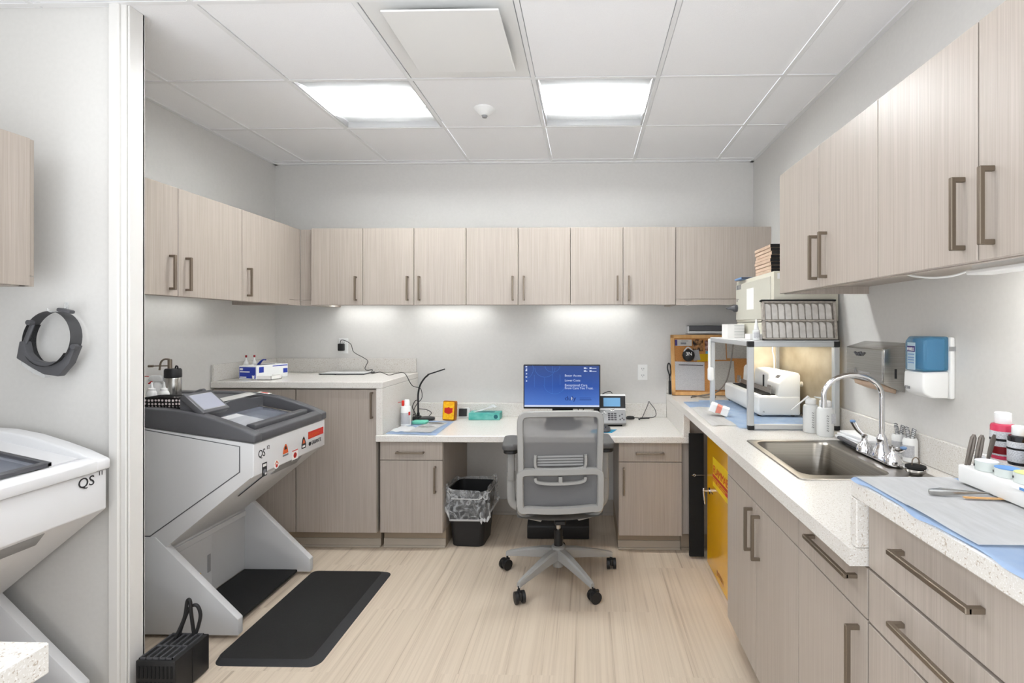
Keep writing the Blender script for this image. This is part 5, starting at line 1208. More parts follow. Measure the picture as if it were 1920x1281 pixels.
m = MB(); m.box(1.06, 1.10, 2.52, 3.12, ez - 0.014, ez - 0.003, 0.002); m.build('inner_lamp', 'white', t)
m = MB(); m.box(1.064, 1.096, 2.53, 3.11, ez - 0.0155, ez - 0.0135); m.build('lamp_diffuser', 'ledwarm', t)
t = thing('lamp_bar', 'white lamp bar with a switch standing at the rear left post of the aluminium stand', 'lamp', (0.775, 3.17, 1.2))
m = MB(); m.box(0.755, 0.771, 3.166, 3.180, 1.10, 1.330, 0.004); m.build('bar', 'white', t)
m = MB(); m.prism(rrect(0.036, 0.082, 0.012, 4, 0.766, 1.112), 'Y', 3.145, 3.164, 0.004, 2); m.build('switch', 'white', t)

OZ = ez + 0.0045
t = thing('oven', 'cream dental oven with a white paper label standing on the aluminium stand', 'oven', (1.05, 2.78, OZ))
m = MB(); m.box(0.914, 1.225, 2.500, 3.105, OZ, OZ + 0.088, 0.004); m.build('base_unit', 'cream', t)
m = MB(); m.box(0.912, 1.226, 2.495, 3.110, OZ + 0.092, 1.678, 0.005, 2); m.build('housing', 'cream', t)
m = MB(); m.box(0.906, 0.913, 2.530, 3.100, OZ + 0.105, 1.655, 0.002); d = m.build('door', 'creamdoor', t)
m = MB(); m.box(0.9045, 0.907, 2.772, 2.890, 1.500, 1.618); m.build('paper_label', 'paper', d)
m = MB(); m.text('BRULITE', (0.9058, 3.088, 1.625), (0, -1, 0), (0, 0, 1), 0.040, 0.0005, 'LEFT', 0.62); m.build('lettering', 'greyink', d)
m = MB(); m.cyl((0.887, 3.075, 1.515), 0.022, 0.018, (1, 0, 0), 20); m.lathe([(0.021, 0), (0.014, 0.010), (0.006, 0.045), (0, 0.05)], (0, 0, 0), 18, Matrix.Translation((0.888, 3.075, 1.515)) @ Matrix.Rotation(R(-90), 4, 'Y')); m.build('door_knob', 'darkgrey', t)
m = MB(); m.box(0.9055, 0.9075, 3.07, 3.083, 1.553, 1.572); m.cyl((0.9065, 3.045, 1.567), 0.004, 0.001, (-1, 0, 0), 10); m.build('keyhole', 'black', d)
m = MB(); m.box(0.93, 1.0, 2.493, 2.4955, 1.640, 1.668); s = m.build('rating_plate', 'white', t)
m = MB(); m.text('A42', (0.945, 2.4925, 1.647), (1, 0, 0), (0, 0, 1), 0.020, 0.0003); m.build('plate_lettering', 'ink', s)
nb = 8
for k in range(nb):
    z0 = 1.679 + k * 0.0178; jx, jy = random.uniform(-0.004, 0.004), random.uniform(-0.006, 0.006)
    words = ['lowest', 'second lowest', 'third from the bottom', 'fourth from the bottom', 'fourth from the top', 'third from the top', 'second from the top', 'topmost'][k]
    t = thing('flat_carton', words + ' flat carton of the stack on top of the oven', 'carton', (1.0, 2.68, z0), 0, 'flat cartons stacked on the oven')
    m = MB(); m.box(0.925 + jx, 1.115 + jx, 2.560 + jy, 2.805 + jy, z0 + 0.0004, z0 + 0.0172, 0.002); m.build('carton_body', 'card', t)
    m = MB(); m.box(0.923 + jx, 1.117 + jx, 2.5575 + jy, 2.562 + jy, z0 + 0.001, z0 + 0.0168, 0.001); m.build('black_end', 'black', t)
t = thing('notebook', 'thin blue-grey notebook on the far edge of the oven top', 'notebook', (0.93, 2.99, 1.68))
m = MB(); m.box(0.885, 1.02, 2.93, 3.055, 1.6785, 1.690, 0.002); m.build('cover', 'liftblue', t)
m = MB(); m.box(0.888, 1.018, 2.927, 3.052, 1.6805, 1.688); m.build('pages', 'ink', t)

# tile rack on the stand
t = thing('tile_rack', 'worn metal rack holding two rows of white tiles leaning on the aluminium stand', 'rack', (0.99, 2.47, OZ))
TR = Matrix.Translation((0.846, 2.441, OZ + 0.002)) @ Matrix.Rotation(R(-8), 4, 'X')
rw, rh = 0.352, 0.190
m = MB()
for a in ((0, 0.012, 0, rh), (rw - 0.012, rw, 0, rh), (0, rw, 0, 0.010), (0, rw, rh / 2 - 0.004, rh / 2 + 0.004), (0, rw, rh - 0.008, rh)): m.box(a[0], a[1], 0.0, 0.022, a[2], a[3], 0.001, 1, TR)
m.box(0.004, rw - 0.004, 0.016, 0.020, 0.002, rh - 0.002, 0, 1, TR); m.build('rack_frame', 'rackgrey', t)
m = MB(); m.box(-0.004, rw + 0.002, -0.003, 0.026, rh, rh + 0.007, 0.001, 1, TR); m.box(0, rw, -0.002, 0.024, -0.001, 0.003, 0, 1, TR); m.build('dark_edge', 'blackmatte', t)
for r in range(2):
    for k in range(10):
        x0 = 0.0155 + k * 0.0322; z0 = 0.0115 + r * (rh / 2 - 0.006)
        tile = [(x0, z0), (x0 + 0.0265, z0), (x0 + 0.0265, z0 + 0.060), (x0 + 0.022, z0 + 0.071), (x0 + 0.010, z0 + 0.0775), (x0, z0 + 0.0775)]
        m = MB(); m.prism(tile, 'Y', 0.006, 0.015, 0.0012, 1, TR); m.build('tile', 'rackcell', t)
        m = MB(); m.tube([TR @ Vector((p[0] + (0.001 if i in (1, 2) else 0), 0.009, p[1])) for i, p in enumerate(((x0 + 0.0285, z0), (x0 + 0.0285, z0 + 0.062), (x0 + 0.023, z0 + 0.074), (x0 + 0.009, z0 + 0.081)))], 0.0014, 5); m.build('divider', 'rackgrey', t)
t = thing('card_stack', 'stack of white index cards on the left of the aluminium stand', 'cards', (0.85, 2.95, OZ))
m = MB()
m.box(0.800, 0.895, 2.90, 3.02, OZ + 0.0003, OZ + 0.080)
m.build('cards', 'paper', t)
m = MB()
for k in range(9): m.box(0.838, 0.8965, 2.8988, 2.9005, OZ + 0.004 + k * 0.0085, OZ + 0.0052 + k * 0.0085)
m.build('card_edges', 'greyink', t)
t = thing('white_carton', 'small white carton in front of the index cards on the aluminium stand', 'carton', (0.87, 2.56, OZ))
m = MB(); m.box(0.805, 0.895, 2.52, 2.60, OZ + 0.0003, OZ + 0.030, 0.002); m.build('carton_body', 'paper', t)
t = thing('dropper_bottle', 'small printed dropper bottle on the aluminium stand, left of the tile rack', 'bottle', (0.815, 2.475, OZ), 0, 'white dropper bottles')
c = (0.822, 2.478, OZ + 0.0003)
m = MB(); m.lathe([(0.016, 0), (0.0175, 0.003), (0.0175, 0.046), (0.010, 0.054)], c, 20); m.build('flask', 'bottle', t)
m = MB(); m.sheet(lambda u, v: (c[0] + 0.0178 * math.cos(-2.6 + 2.2 * u), c[1] + 0.0178 * math.sin(-2.6 + 2.2 * u), c[2] + 0.010 + 0.028 * v), 8, 1); m.build('label_print', 'pricelabel', t)
m = MB(); m.lathe([(0.012, 0.054), (0.010, 0.066), (0.003, 0.100), (0, 0.102)], c, 16); m.build('nozzle', 'white', t)

# the white machine inside the stand
t = thing('bench_machine', 'white bench machine with two slots and a sloped label face, inside the aluminium stand', 'machine', (1.04, 3.1, CW))
b0 = CW + 0.012
low_ = [(0.925, b0 + 0.02), (0.935, b0), (1.157, b0), (1.157, 1.03), (0.932, 1.03), (0.925, 1.02)]
m = MB(); m.prism(low_, 'Y', 2.765, 3.425, 0.012, 3); m.build('tub', 'white', t)
tall = [(1.044, 1.025), (1.156, 1.025), (1.156, 1.13), (1.148, 1.152), (1.100, 1.155), (1.060, 1.150), (1.050, 1.135)]
m = MB(); m.prism(tall, 'Y', 2.95, 3.42, 0.008, 3); m.build('upper_housing', 'white', t)
endp = [(0.932, 1.012), (1.156, 1.012), (1.156, 1.14), (1.148, 1.152), (1.098, 1.156), (1.036, 1.095), (1.030, 1.032)]
endp = [(1.030, 1.015), (1.156, 1.015), (1.156, 1.14), (1.148, 1.153), (1.100, 1.157), (1.040, 1.095)]
m = MB(); m.prism(endp, 'Y', 2.768, 2.952, 0.006, 3); e = m.build('control_housing', 'white', t)
d_ = Vector((1.100 - 1.040, 0, 1.157 - 1.095)).normalized(); nn = Vector((-d_.z, 0, d_.x)); ce = Vector((1.070, 2.86, 1.126)) + nn * 0.001
m = MB(); m.obox(ce, (0, -1, 0), d_, 0.022, 0.010, 0.0008); m.build('badge', 'darkgrey', e)
m = MB()
m.box(0.960, 1.032, 2.80, 3.36, 1.0295, 1.034); m.build('slot_well', 'blackmatte', t)
m = MB(); m.obox((1.005, 3.08, 1.052), (0, 1, 0), (0.25, 0, 1), 0.29, 0.014, 0.005, 0.002)
for yy in (2.80, 3.36): m.obox((1.000, yy, 1.062), (0, 1, 0), (0.1, 0, 1), 0.030, 0.022, 0.004, 0.003)
m.build('metal_guide', 'steel_brushed', t)
m = MB()
for yy in (3.02, 3.24): m.box(1.041, 1.0465, yy - 0.008, yy + 0.008, 1.04, 1.122, 0.002)
m.build('guide_slots', 'ink', t)
m = MB(); m.cyl((1.157, 2.84, 1.085), 0.010, 0.028, (1, 0, 0), 14); m.cyl((1.185, 2.84, 1.085), 0.015, 0.010, (1, 0, 0), 16); m.build('side_knob', 'offwhite', t)
m = MB()
for x in (0.95, 1.13):
    for yy in (2.81, 3.38): m.cyl((x, yy, CW + 0.0048), 0.011, 0.008, n=12)
m.build('feet', 'rubber', t)
m = MB(); m.text('N', (0.952, 2.7645, b0 + 0.018), (1, 0, 0), (0, 0, 1), 0.012, 0.0004); m.build('mark', 'ink', t)
m = MB(); m.tube(smooth_pts([(1.10, 3.0, 1.155), (1.098, 3.0, 1.22), (1.085, 2.99, 1.27), (1.092, 2.98, 1.309)], 6), 0.0035, 6); m.build('cord', 'white', t)

t = thing('absorbent_pad', 'crumpled light blue pad under the white machine in the aluminium stand', 'pad', (0.95, 2.85, CW))
m = MB(); m.sheet(lambda u, v: (0.74 + 0.44 * u, 2.475 + 0.92 * v, CW + 0.0025 + 0.0013 * (1 + math.sin(7 * u + 11 * v)) + (0.012 * max(0, math.sin(6 * u + 3) * math.sin(26 * v + 2)) if v < 0.28 and u > 0.15 else 0)), 24, 40, 0.0012); m.build('pad_sheet', 'blue', t)
t = thing('absorbent_pad', 'light blue pad strip at the left end of the right worktop', 'pad', (0.72, 3.2, CW))
m = MB(); m.sheet(lambda u, v: (0.628 + 0.20 * u, 3.10 + 0.22 * v - 0.02 * u, CW + 0.0032 + 0.003 * math.sin(math.pi * u) * v), 10, 10, 0.0012); m.build('pad_sheet', 'blue', t)
t = thing('paper_sheet', 'white paper towel on the right worktop beside the aluminium stand', 'paper towel', (0.70, 2.75, CW))
m = MB(); m.sheet(lambda u, v: (0.618 + 0.125 * u + 0.012 * v, 2.52 + 0.57 * v + 0.02 * math.sin(u * 3), CW + 0.0035 + 0.002 * math.sin(4 * u + 6 * v) ** 2), 10, 16, 0.001); m.build('towel_sheet', 'towel', t)
t = thing('foam_block', 'white foam piece with a pink layer lying tilted on the paper towel', 'block', (0.715, 2.80, CW))
X = Matrix.Translation((0.728, 2.80, CW + 0.0395)) @ Matrix.Rotation(R(-18), 4, 'Z') @ Matrix.Rotation(R(18), 4, 'Y')
m = MB(); m.box(-0.052, -0.016, -0.035, 0.035, -0.022, 0.024, 0.003, 1, X); m.build('foam', 'tissue', t)
m = MB(); m.box(0.012, 0.05, -0.035, 0.035, -0.020, 0.024, 0.003, 1, X); m.build('foam', 'tissue', t)
m = MB(); m.prism([(-0.0155, -0.018), (0.0115, -0.014), (0.0115, 0.020), (-0.0155, 0.022)], 'Y', -0.033, 0.033, 0, 1, X); m.build('pink_layer', 'pink', t)

def washbottle(x, y, r, h, label, spout):
    t = thing('wash_bottle', label, 'bottle', (x, y, CW), 0, 'translucent wash bottles')
    m = MB(); m.lathe([(r * 0.95, 0.0005), (r, 0.004), (r, h * 0.72), (r * 0.9, h * 0.80), (r * 0.62, h * 0.84)], (x, y, CW), 26); m.build('flask', 'bottle', t)
    m = MB(); m.lathe([(r * 0.68, h * 0.845), (r * 0.70, h * 0.86), (r * 0.70, h * 0.98), (r * 0.6, h), (0, h)], (x, y, CW), 22); m.build('cap', 'white', t)
    m = MB(); m.tube([(x - 0.005, y, CW + h), (x - 0.012, y, CW + h + 0.010), spout], 0.0042, 8, rr=[0.005, 0.005, 0.002]); m.build('spout', 'white', t)
    m = MB()
    for k in range(7):
        zz = CW + 0.028 + k * 0.011; m.tube(smooth_pts([(x + dx, y - math.sqrt(max(0, (r + 0.0006) ** 2 - dx * dx)), zz + dz) for dx, dz in ((-0.010 + 0.002 * (k % 2), 0), (-0.006, 0.004), (-0.004, -0.002), (0.0, 0.003))], 3), 0.0007, 4)
    m.build('handwriting', 'ink', t); return t
washbottle(1.052, 2.405, 0.034, 0.158, 'left translucent wash bottle standing by the far end of the sink', (0.96, 2.40, 1.015))
washbottle(1.082, 2.325, 0.036, 0.160, 'right translucent wash bottle with black handwriting, nearer the faucet', (1.03, 2.32, 1.088))
t = [o for o in bpy.data.objects if o.get('label', '').startswith('right translucent')][0]
m = MB(); m.box(1.094, 1.112, 2.3245 - 0.0365 + 0.003, 2.2925, CW + 0.06, CW + 0.105); m.build('label_frame', 'pricelabel', t)

# ------------------------------------------------------------------ sink and faucet
t = thing('sink', 'stainless steel drop-in sink in the right worktop', 'sink', (0.9, 1.94, 0.8))
b = bmesh.new(); rings = []
def rring(x0, x1, y0, y1, r, z): return [b.verts.new((x, y, z)) for x, y in rrect(x1 - x0, y1 - y0, r, 6, (x0 + x1) / 2, (y0 + y1) / 2)]
for a in ((0.690, 1.145, 1.655, 2.222, 0.02, CW + 0.0005), (0.692, 1.143, 1.657, 2.220, 0.02, CW + 0.004), (0.708, 1.127, 1.672, 2.206, 0.02, CW + 0.0045), ): rings.append(rring(*a))
rings.append(rring(0.718, 1.022, 1.700, 2.195, 0.05, CW + 0.003)); rings.append(rring(0.724, 1.016, 1.706, 2.189, 0.05, CW - 0.006)); rings.append(rring(0.735, 1.005, 1.716, 2.178, 0.055, CW - 0.15)); rings.append(rring(0.76, 0.98, 1.74, 2.155, 0.05, CW - 0.175))
for A, B in zip(rings, rings[1:]):
    for i in range(len(A)): j = (i + 1) % len(A); b.faces.new((A[i], A[j], B[j], B[i]))
b.faces.new(rings[-1]); bmesh.ops.recalc_face_normals(b, faces=b.faces[:])
for f in b.faces: f.normal_flip()
m = MB(); m.add(b); m.build('basin', 'sink_steel', t)
m = MB(); m.lathe([(0.045, -0.1735), (0.045, -0.172), (0.03, -0.1725), (0.028, -0.1745)], (0.87, 1.95, CW), 24); m.build('drain', 'chrome', t)

FZ_ = CW + 0.006
t = thing('faucet', 'chrome gooseneck faucet with two lever handles at the sink', 'faucet', (1.085, 1.90, FZ_))
m = MB(); m.prism(rrect(0.055, 0.25, 0.026, 6, 1.085, 1.905), 'Z', FZ_, FZ_ + 0.010, 0.003); m.build('deck_plate', 'chrome', t)
m = MB(); m.lathe([(0.034, 0.0), (0.034, 0.008), (0.026, 0.026), (0.020, 0.045), (0.017, 0.062), (0.019, 0.068), (0.014, 0.078), (0.010, 0.085)], (1.090, 1.897, FZ_ + 0.008), 28); m.build('spout_base', 'chrome', t)
arcp = [(1.090, 1.897, FZ_ + 0.08), (1.091, 1.897, 1.10), (1.091, 1.897, 1.145)]
for k in range(13):
    a = math.pi * k / 12 * 0.97; arcp.append((0.984 + 0.107 * math.cos(a), 1.897, 1.150 + 0.078 * math.sin(a) * (1 if a < 1.6 else 1)))
arcp += [(0.8785, 1.897, 1.135), (0.8785, 1.897, 1.12)]
m = MB(); m.tube(smooth_pts(arcp, 3), 0.0095, 14); m.cyl((0.8785, 1.897, 1.108), 0.0112, 0.014, n=16); m.build('gooseneck', 'chrome', t)
def lever(y, tipdx, tipdy, tipz, name_):
    m = MB(); m.lathe([(0.030, 0.0), (0.029, 0.010), (0.024, 0.026), (0.014, 0.036), (0.010, 0.048), (0.012, 0.062), (0.006, 0.066)], (1.080, y, FZ_ + 0.006), 22); h = m.build('valve', 'chrome', t)
    p0 = Vector((1.080, y, FZ_ + 0.062)); p3 = Vector((1.080 + tipdx, y + tipdy, tipz))
    P = smooth_pts([p0, p0.lerp(p3, 0.3) + Vector((0, 0, -0.004)), p0.lerp(p3, 0.65) + Vector((0, 0, -0.008)), p3], 5)
    m = MB(); m.tube(P, 0.009, 8, flat=0.45, rr=[0.006 + 0.005 * (i / (len(P) - 1)) for i in range(len(P))]); l = m.build('lever', 'chrome', h)
    m = MB(); m.lathe([(0, -0.006), (0.009, -0.004), (0.011, 0.0), (0.009, 0.004), (0, 0.006)], p3, 14); m.build('lever_tip', 'liftblue', h)
lever(1.995, -0.035, 0.02, 1.035, 'left'); lever(1.815, 0.02, -0.03, 0.985, 'right')
t = thing('sink_strainer', 'sink basket strainer with a black rubber disc and wire loop beside the faucet', 'strainer', (1.105, 1.715, CW))
c = (1.095, 1.712, CW + 0.005)
m = MB(); m.lathe([(0.020, 0.0), (0.034, 0.012), (0.036, 0.020), (0.032, 0.020), (0.018, 0.004), (0, 0.004)], c, 24); m.build('basket', 'chrome', t)
m = MB(); m.lathe([(0, 0.021), (0.030, 0.021), (0.031, 0.024), (0.030, 0.029), (0, 0.030)], c, 24); m.build('stopper_disc', 'rubber', t)
m = MB(); m.tube(smooth_pts([(c[0] - 0.012, c[1], c[2] + 0.030), (c[0] - 0.010, c[1], c[2] + 0.048), (c[0], c[1], c[2] + 0.056), (c[0] + 0.010, c[1], c[2] + 0.048), (c[0] + 0.012, c[1], c[2] + 0.030)], 5), 0.0018, 6); m.build('wire_loop', 'pull', t)
for x, y, lab in ((1.188, 1.955, 'left white jar of striped polishing sticks behind the faucet'), (1.188, 1.888, 'right white jar of striped polishing sticks behind the faucet')):
    t = thing('stick_jar', lab, 'jar', (x, y, CW), 0, 'white jars behind the faucet')
    m = MB(); m.lathe([(0.022, 0.0005), (0.0245, 0.004), (0.0245, 0.078), (0.020, 0.088), (0.016, 0.088), (0.016, 0.08), (0, 0.078)], (x, y, CW), 22); m.build('jar_body', 'white', t)
    m = MB(); m.sheet(lambda u, v: (x + 0.0248 * math.cos(2.4 + 2.3 * u), y + 0.0248 * math.sin(2.4 + 2.3 * u), CW + 0.018 + 0.045 * v), 12, 1); m.build('label_print', 'pricelabel', t)
    for k in range(4):
        a = k * 1.7; m = MB(); p0 = Vector((x + 0.006 * math.cos(a), y + 0.006 * math.sin(a), CW + 0.079)); p1 = Vector((x + 0.014 * math.cos(a), y + 0.018 * math.sin(a), CW + 0.118 + 0.006 * (k % 2)))
        m.tube([p0, p1], 0.0042, 8); s = m.build('stick', 'white', t)
        m = MB()
        for q in range(5):
            pc = p0.lerp(p1, 0.35 + 0.15 * q); m.obox(pc, (p1 - p0) + Vector((0.02, 0.01, 0)), (0, 1, 0.2), 0.0012, 0.0052, 0.0052)
        m.build('stripes', 'greyink', s)
t = thing('towel_stack', 'stack of folded white paper towels behind the sink by the aluminium stand post', 'paper towels', (1.15, 2.16, CW))
for k in range(3):
    m = MB(); m.obox((1.152, 2.16 - 0.008 * k, CW + 0.012 + 0.012 * k), (0.03, 1, -0.03), (1, 0, 0.0), 0.135 - 0.006 * k, 0.046 - 0.004 * k, 0.0055, 0.003, 2); m.build('folded_towel', 'tissue', t)
t = thing('brush', 'long dark brush lying along the back rim of the sink', 'brush', (1.085, 2.12, CW))
m = MB(); m.obox((1.088, 2.125, CW + 0.016), (0.10, 1, -0.02), (1, 0, 0), 0.105, 0.010, 0.006, 0.003); m.build('handle', 'darkgrey', t)
m = MB(); m.obox((1.082, 2.10, CW + 0.0075), (0.10, 1, -0.02), (1, 0, 0), 0.07, 0.008, 0.004, 0.001); m.build('bristles', 'blackmatte', t)

# ------------------------------------------------------------------ dispensers on the right wall
t = thing('towel_dispenser', 'stainless steel paper towel dispenser on the right wall above the sink', 'dispenser', (1.19, 2.13, 1.25))
poly = [(1.149, 1.318), (1.149, 1.185), (1.2335, 1.150), (1.2335, 1.345)]
m = MB(); m.prism(poly, 'Y', 1.988, 2.272, 0.004, 2); m.build('cabinet', 'steel_brushed', t)
m = MB(); m.box(1.192, 1.199, 1.986, 1.9885, 1.205, 1.242); m.build('level_slot', 'ink', t)
m = MB(); m.box(1.1475, 1.150, 1.995, 2.265, 1.19, 1.314, 0.001); d = m.build('front_door', 'steel_brushed', t)
m = MB(); m.tube([(1.146, 2.165, 1.297), (1.146, 2.18, 1.287), (1.146, 2.195, 1.298)], 0.004, 6); m.tube([(1.146, 2.12, 1.298), (1.146, 2.135, 1.288), (1.146, 2.15, 1.30)], 0.004, 6); m.cyl((1.148, 2.157, 1.29), 0.007, 0.006, (-1, 0, 0), 14); m.build('latch', 'darkgrey', d)
m = MB(); m.text('A', (1.1472, 2.20, 1.212), (0, -1, 0), (0, 0, 1), 0.030, 0.0003); m.box(1.1465, 1.1476, 2.08, 2.165, 1.214, 1.220); m.build('lettering', 'midgrey', d)
m = MB(); m.prism([(1.160, 1.180), (1.225, 1.155), (1.222, 1.140), (1.165, 1.162)], 'Y', 2.03, 2.23, 0.002); m.build('paper_edge', 'card', t)
t = thing('soap_dispenser', 'white soap dispenser with a blue reservoir on the right wall', 'dispenser', (1.18, 1.78, 1.26))
m = MB(); m.box(1.216, 1.2335, 1.722, 1.832, 1.163, 1.372, 0.006, 2); m.build('back_plate', 'white', t)
low2 = [(1.216, 1.165), (1.216, 1.256), (1.128, 1.252), (1.126, 1.20), (1.134, 1.178), (1.16, 1.165)]
m = MB(); m.prism(low2, 'Y', 1.725, 1.829, 0.008, 3); lw = m.build('lower_cover', 'white', t)
m = MB(); m.text('ES8', (1.1255, 1.818, 1.190), (0, -1, 0), (0, 0, 1), 0.014, 0.0004, 'LEFT', 1.4); m.build('lettering', 'greyink', lw)
up_ = [(1.216, 1.2575), (1.130, 1.2535), (1.130, 1.355), (1.142, 1.374), (1.216, 1.374)]
m = MB(); m.prism(up_, 'Y', 1.727, 1.827, 0.007, 3); m.build('reservoir', 'soapblue', t)
m = MB(); m.box(1.148, 1.212, 1.738, 1.818, 1.259, 1.366, 0.008, 2); m.build('refill', 'liftblue', t)
m = MB(); m.box(1.1285, 1.1305, 1.768, 1.810, 1.258, 1.352, 0.0006); lb = m.build('label_panel', 'labelgrey', t)
m = MB(); m.box(1.1277, 1.1287, 1.768, 1.810, 1.320, 1.340); m.build('label_band', 'purple', lb)
m = MB(); m.text('PURELL', (1.1275, 1.808, 1.324), (0, -1, 0), (0, 0, 1), 0.0155, 0.0004, 'LEFT', 0.72); m.build('lettering', 'paper', lb)
m = MB()
for z in (1.309, 1.298, 1.290, 1.280): m.box(1.1277, 1.1287, 1.772, 1.806, z, z + 0.004)
m.build('fine_print', 'liftblue', lb)
m = MB(); m.box(1.213, 1.236 - 0.003, 1.7205, 1.7225, 1.325, 1.340); m.build('latch', 'midgrey', t)

# ------------------------------------------------------------------ yellow cabinet and black board
t = thing('flammables_cabinet', 'bright yellow flammables cabinet under the right worktop', 'cabinet', (0.95, 2.66, 0))
m = MB(); m.box(0.735, 1.215, 2.292, 3.030, 0.003, 0.864, 0.004); m.build('cabinet_body', 'yellow', t)
m = MB(); m.box(0.715, 0.7335, 2.294, 3.028, 0.008, 0.862, 0.003); d = m.build('door', 'yellow', t)
m = MB(); m.box(0.7138, 0.7152, 2.42, 2.890, 0.505, 0.668); lb = m.build('warning_label', 'yellowlabel', d)
m = MB(); m.text('FLAMMABLE', (0.7137, 2.880, 0.583), (0, -1, 0), (0, 0, 1), 0.062, 0.0005, 'LEFT', 1.12); m.build('lettering', 'red', lb)
m = MB(); m.box(0.7128, 0.7138, 2.44, 2.888, 0.558, 0.574); m.box(0.7128, 0.7138, 2.44, 2.888, 0.534, 0.553); m.build('label_bars', 'red', lb)
m = MB(); m.text('KEEP FIRE AWAY', (0.7127, 2.880, 0.5375), (0, -1, 0), (0, 0, 1), 0.018, 0.0004, 'LEFT', 1.9); m.build('label_small_print', 'yellowlabel', lb)
m = MB(); m.text('JUSTRITE', (0.7148, 2.80, 0.045), (0, -1, 0), (0, 0, 1), 0.036, 0.0004, 'LEFT', 0.95); m.build('lettering', 'amberedge', d)
m = MB(); m.cyl((0.714, 2.955, 0.452), 0.020, 0.003, (-1, 0, 0), 20); m.tube([(0.714, 2.955, 0.452), (0.678, 2.955, 0.452)], 0.006, 10); m.tube(smooth_pts([(0.678, 2.955, 0.468), (0.676, 2.955, 0.452), (0.680, 2.957, 0.41), (0.684, 2.96, 0.375)], 5), 0.006, 10); m.build('handle', 'chrome', d)
m = MB(); m.cyl((0.7148, 2.915, 0.455), 0.0035, 0.0015, (-1, 0, 0), 8); m.box(0.7135, 0.7155, 2.885, 2.925, 0.4525, 0.4575); m.build('door_catch', 'steel', d)
t = thing('black_board', 'tall narrow black board leaning beside the yellow cabinet', 'board', (0.668, 3.06, 0))
m = MB(); m.obox((0.6625, 3.085, 0.3865), (1, 0, 0), (0, 0.012, 1), 0.0435, 0.370, 0.010, 0.002); m.build('board_panel', 'blackmatte', t)
t = thing('key_clip', 'small silver clip on a wire in front of the black board', 'clip', (0.66, 3.055, 0.52))
m = MB(); m.tube([(0.7125, 3.06, 0.512), (0.655, 3.066, 0.510)], 0.0018, 6); m.tube(smooth_pts([(0.655, 3.066, 0.510), (0.648, 3.066, 0.516), (0.640, 3.066, 0.510), (0.648, 3.066, 0.504)], 4, True), 0.002, 6, True); m.tube([(0.64, 3.066, 0.510), (0.632, 3.066, 0.510)], 0.0025, 6); m.build('wire', 'steel', t)

# ------------------------------------------------------------------ on the raised right worktop
RZ = 1.0605
t = thing('absorbent_pad', 'long light blue pad hanging over the edge of the raised right worktop', 'pad', (0.8, 0.8, RZ))
def padf(u, v):
    x = 0.605 + 0.275 * u; y = 1.172 - 0.46 * v
    edge = 0.0045 * math.sin(13 * v + 1.0) + 0.002 * math.sin(29 * v)
    x = x - (1 - u) ** 4 * (0.0012 + 0.35 * edge)
    z = RZ + 0.0030 + 0.0006 * math.sin(12 * u + 9 * v)
    if x < 0.604: z -= (0.604 - x) * 2.4
    return (x, y, z)
m = MB(); m.sheet(padf, 40, 40, 0.0015); m.build('pad_sheet', 'blue', t)
t = thing('paper_sheet', 'far white paper towel on the blue pad of the raised right worktop', 'paper towel', (0.72, 1.05, RZ), 0, 'paper towels on the raised right worktop')
m = MB(); m.sheet(lambda u, v: (0.613 + 0.215 * u, 1.168 - 0.182 * v, RZ + 0.0058 + 0.001 * math.sin(5 * u) * math.sin(7 * v)), 10, 10, 0.0012); m.build('towel_sheet', 'towel', t)
t = thing('paper_sheet', 'near white paper towel on the blue pad of the raised right worktop', 'paper towel', (0.72, 0.88, RZ), 0, 'paper towels on the raised right worktop')
m = MB(); m.sheet(lambda u, v: (0.612 + 0.22 * u, 0.992 - 0.187 * v, RZ + 0.0076 + 0.001 * math.sin(5 * u + 1) * math.sin(6 * v)), 10, 10, 0.0012); m.build('towel_sheet', 'towel', t)
t = thing('tweezers', 'metal tweezers lying on the towels of the raised right worktop', 'tweezers', (0.755, 1.04, RZ + 0.0095), R(-4))
m = MB()
for s in (-1, 1): m.tube([(-0.060, 0, 0.003), (-0.035, s * 0.006, 0.004), (0.0, s * 0.005, 0.004), (0.055, s * 0.001, 0.003)], 0.004, 6, flat=0.5, rr=[0.006, 0.0065, 0.004, 0.0012])
m.build('tweezer_arms', 'steel', t, local=True)
t = thing('wooden_stick', 'flat brown stick in front of the tweezers', 'stick', (0.775, 1.015, RZ + 0.009), R(-6))
m = MB(); m.box(-0.03, 0.045, -0.004, 0.004, 0.0, 0.002); m.build('stick_body', 'oak', t, local=True)

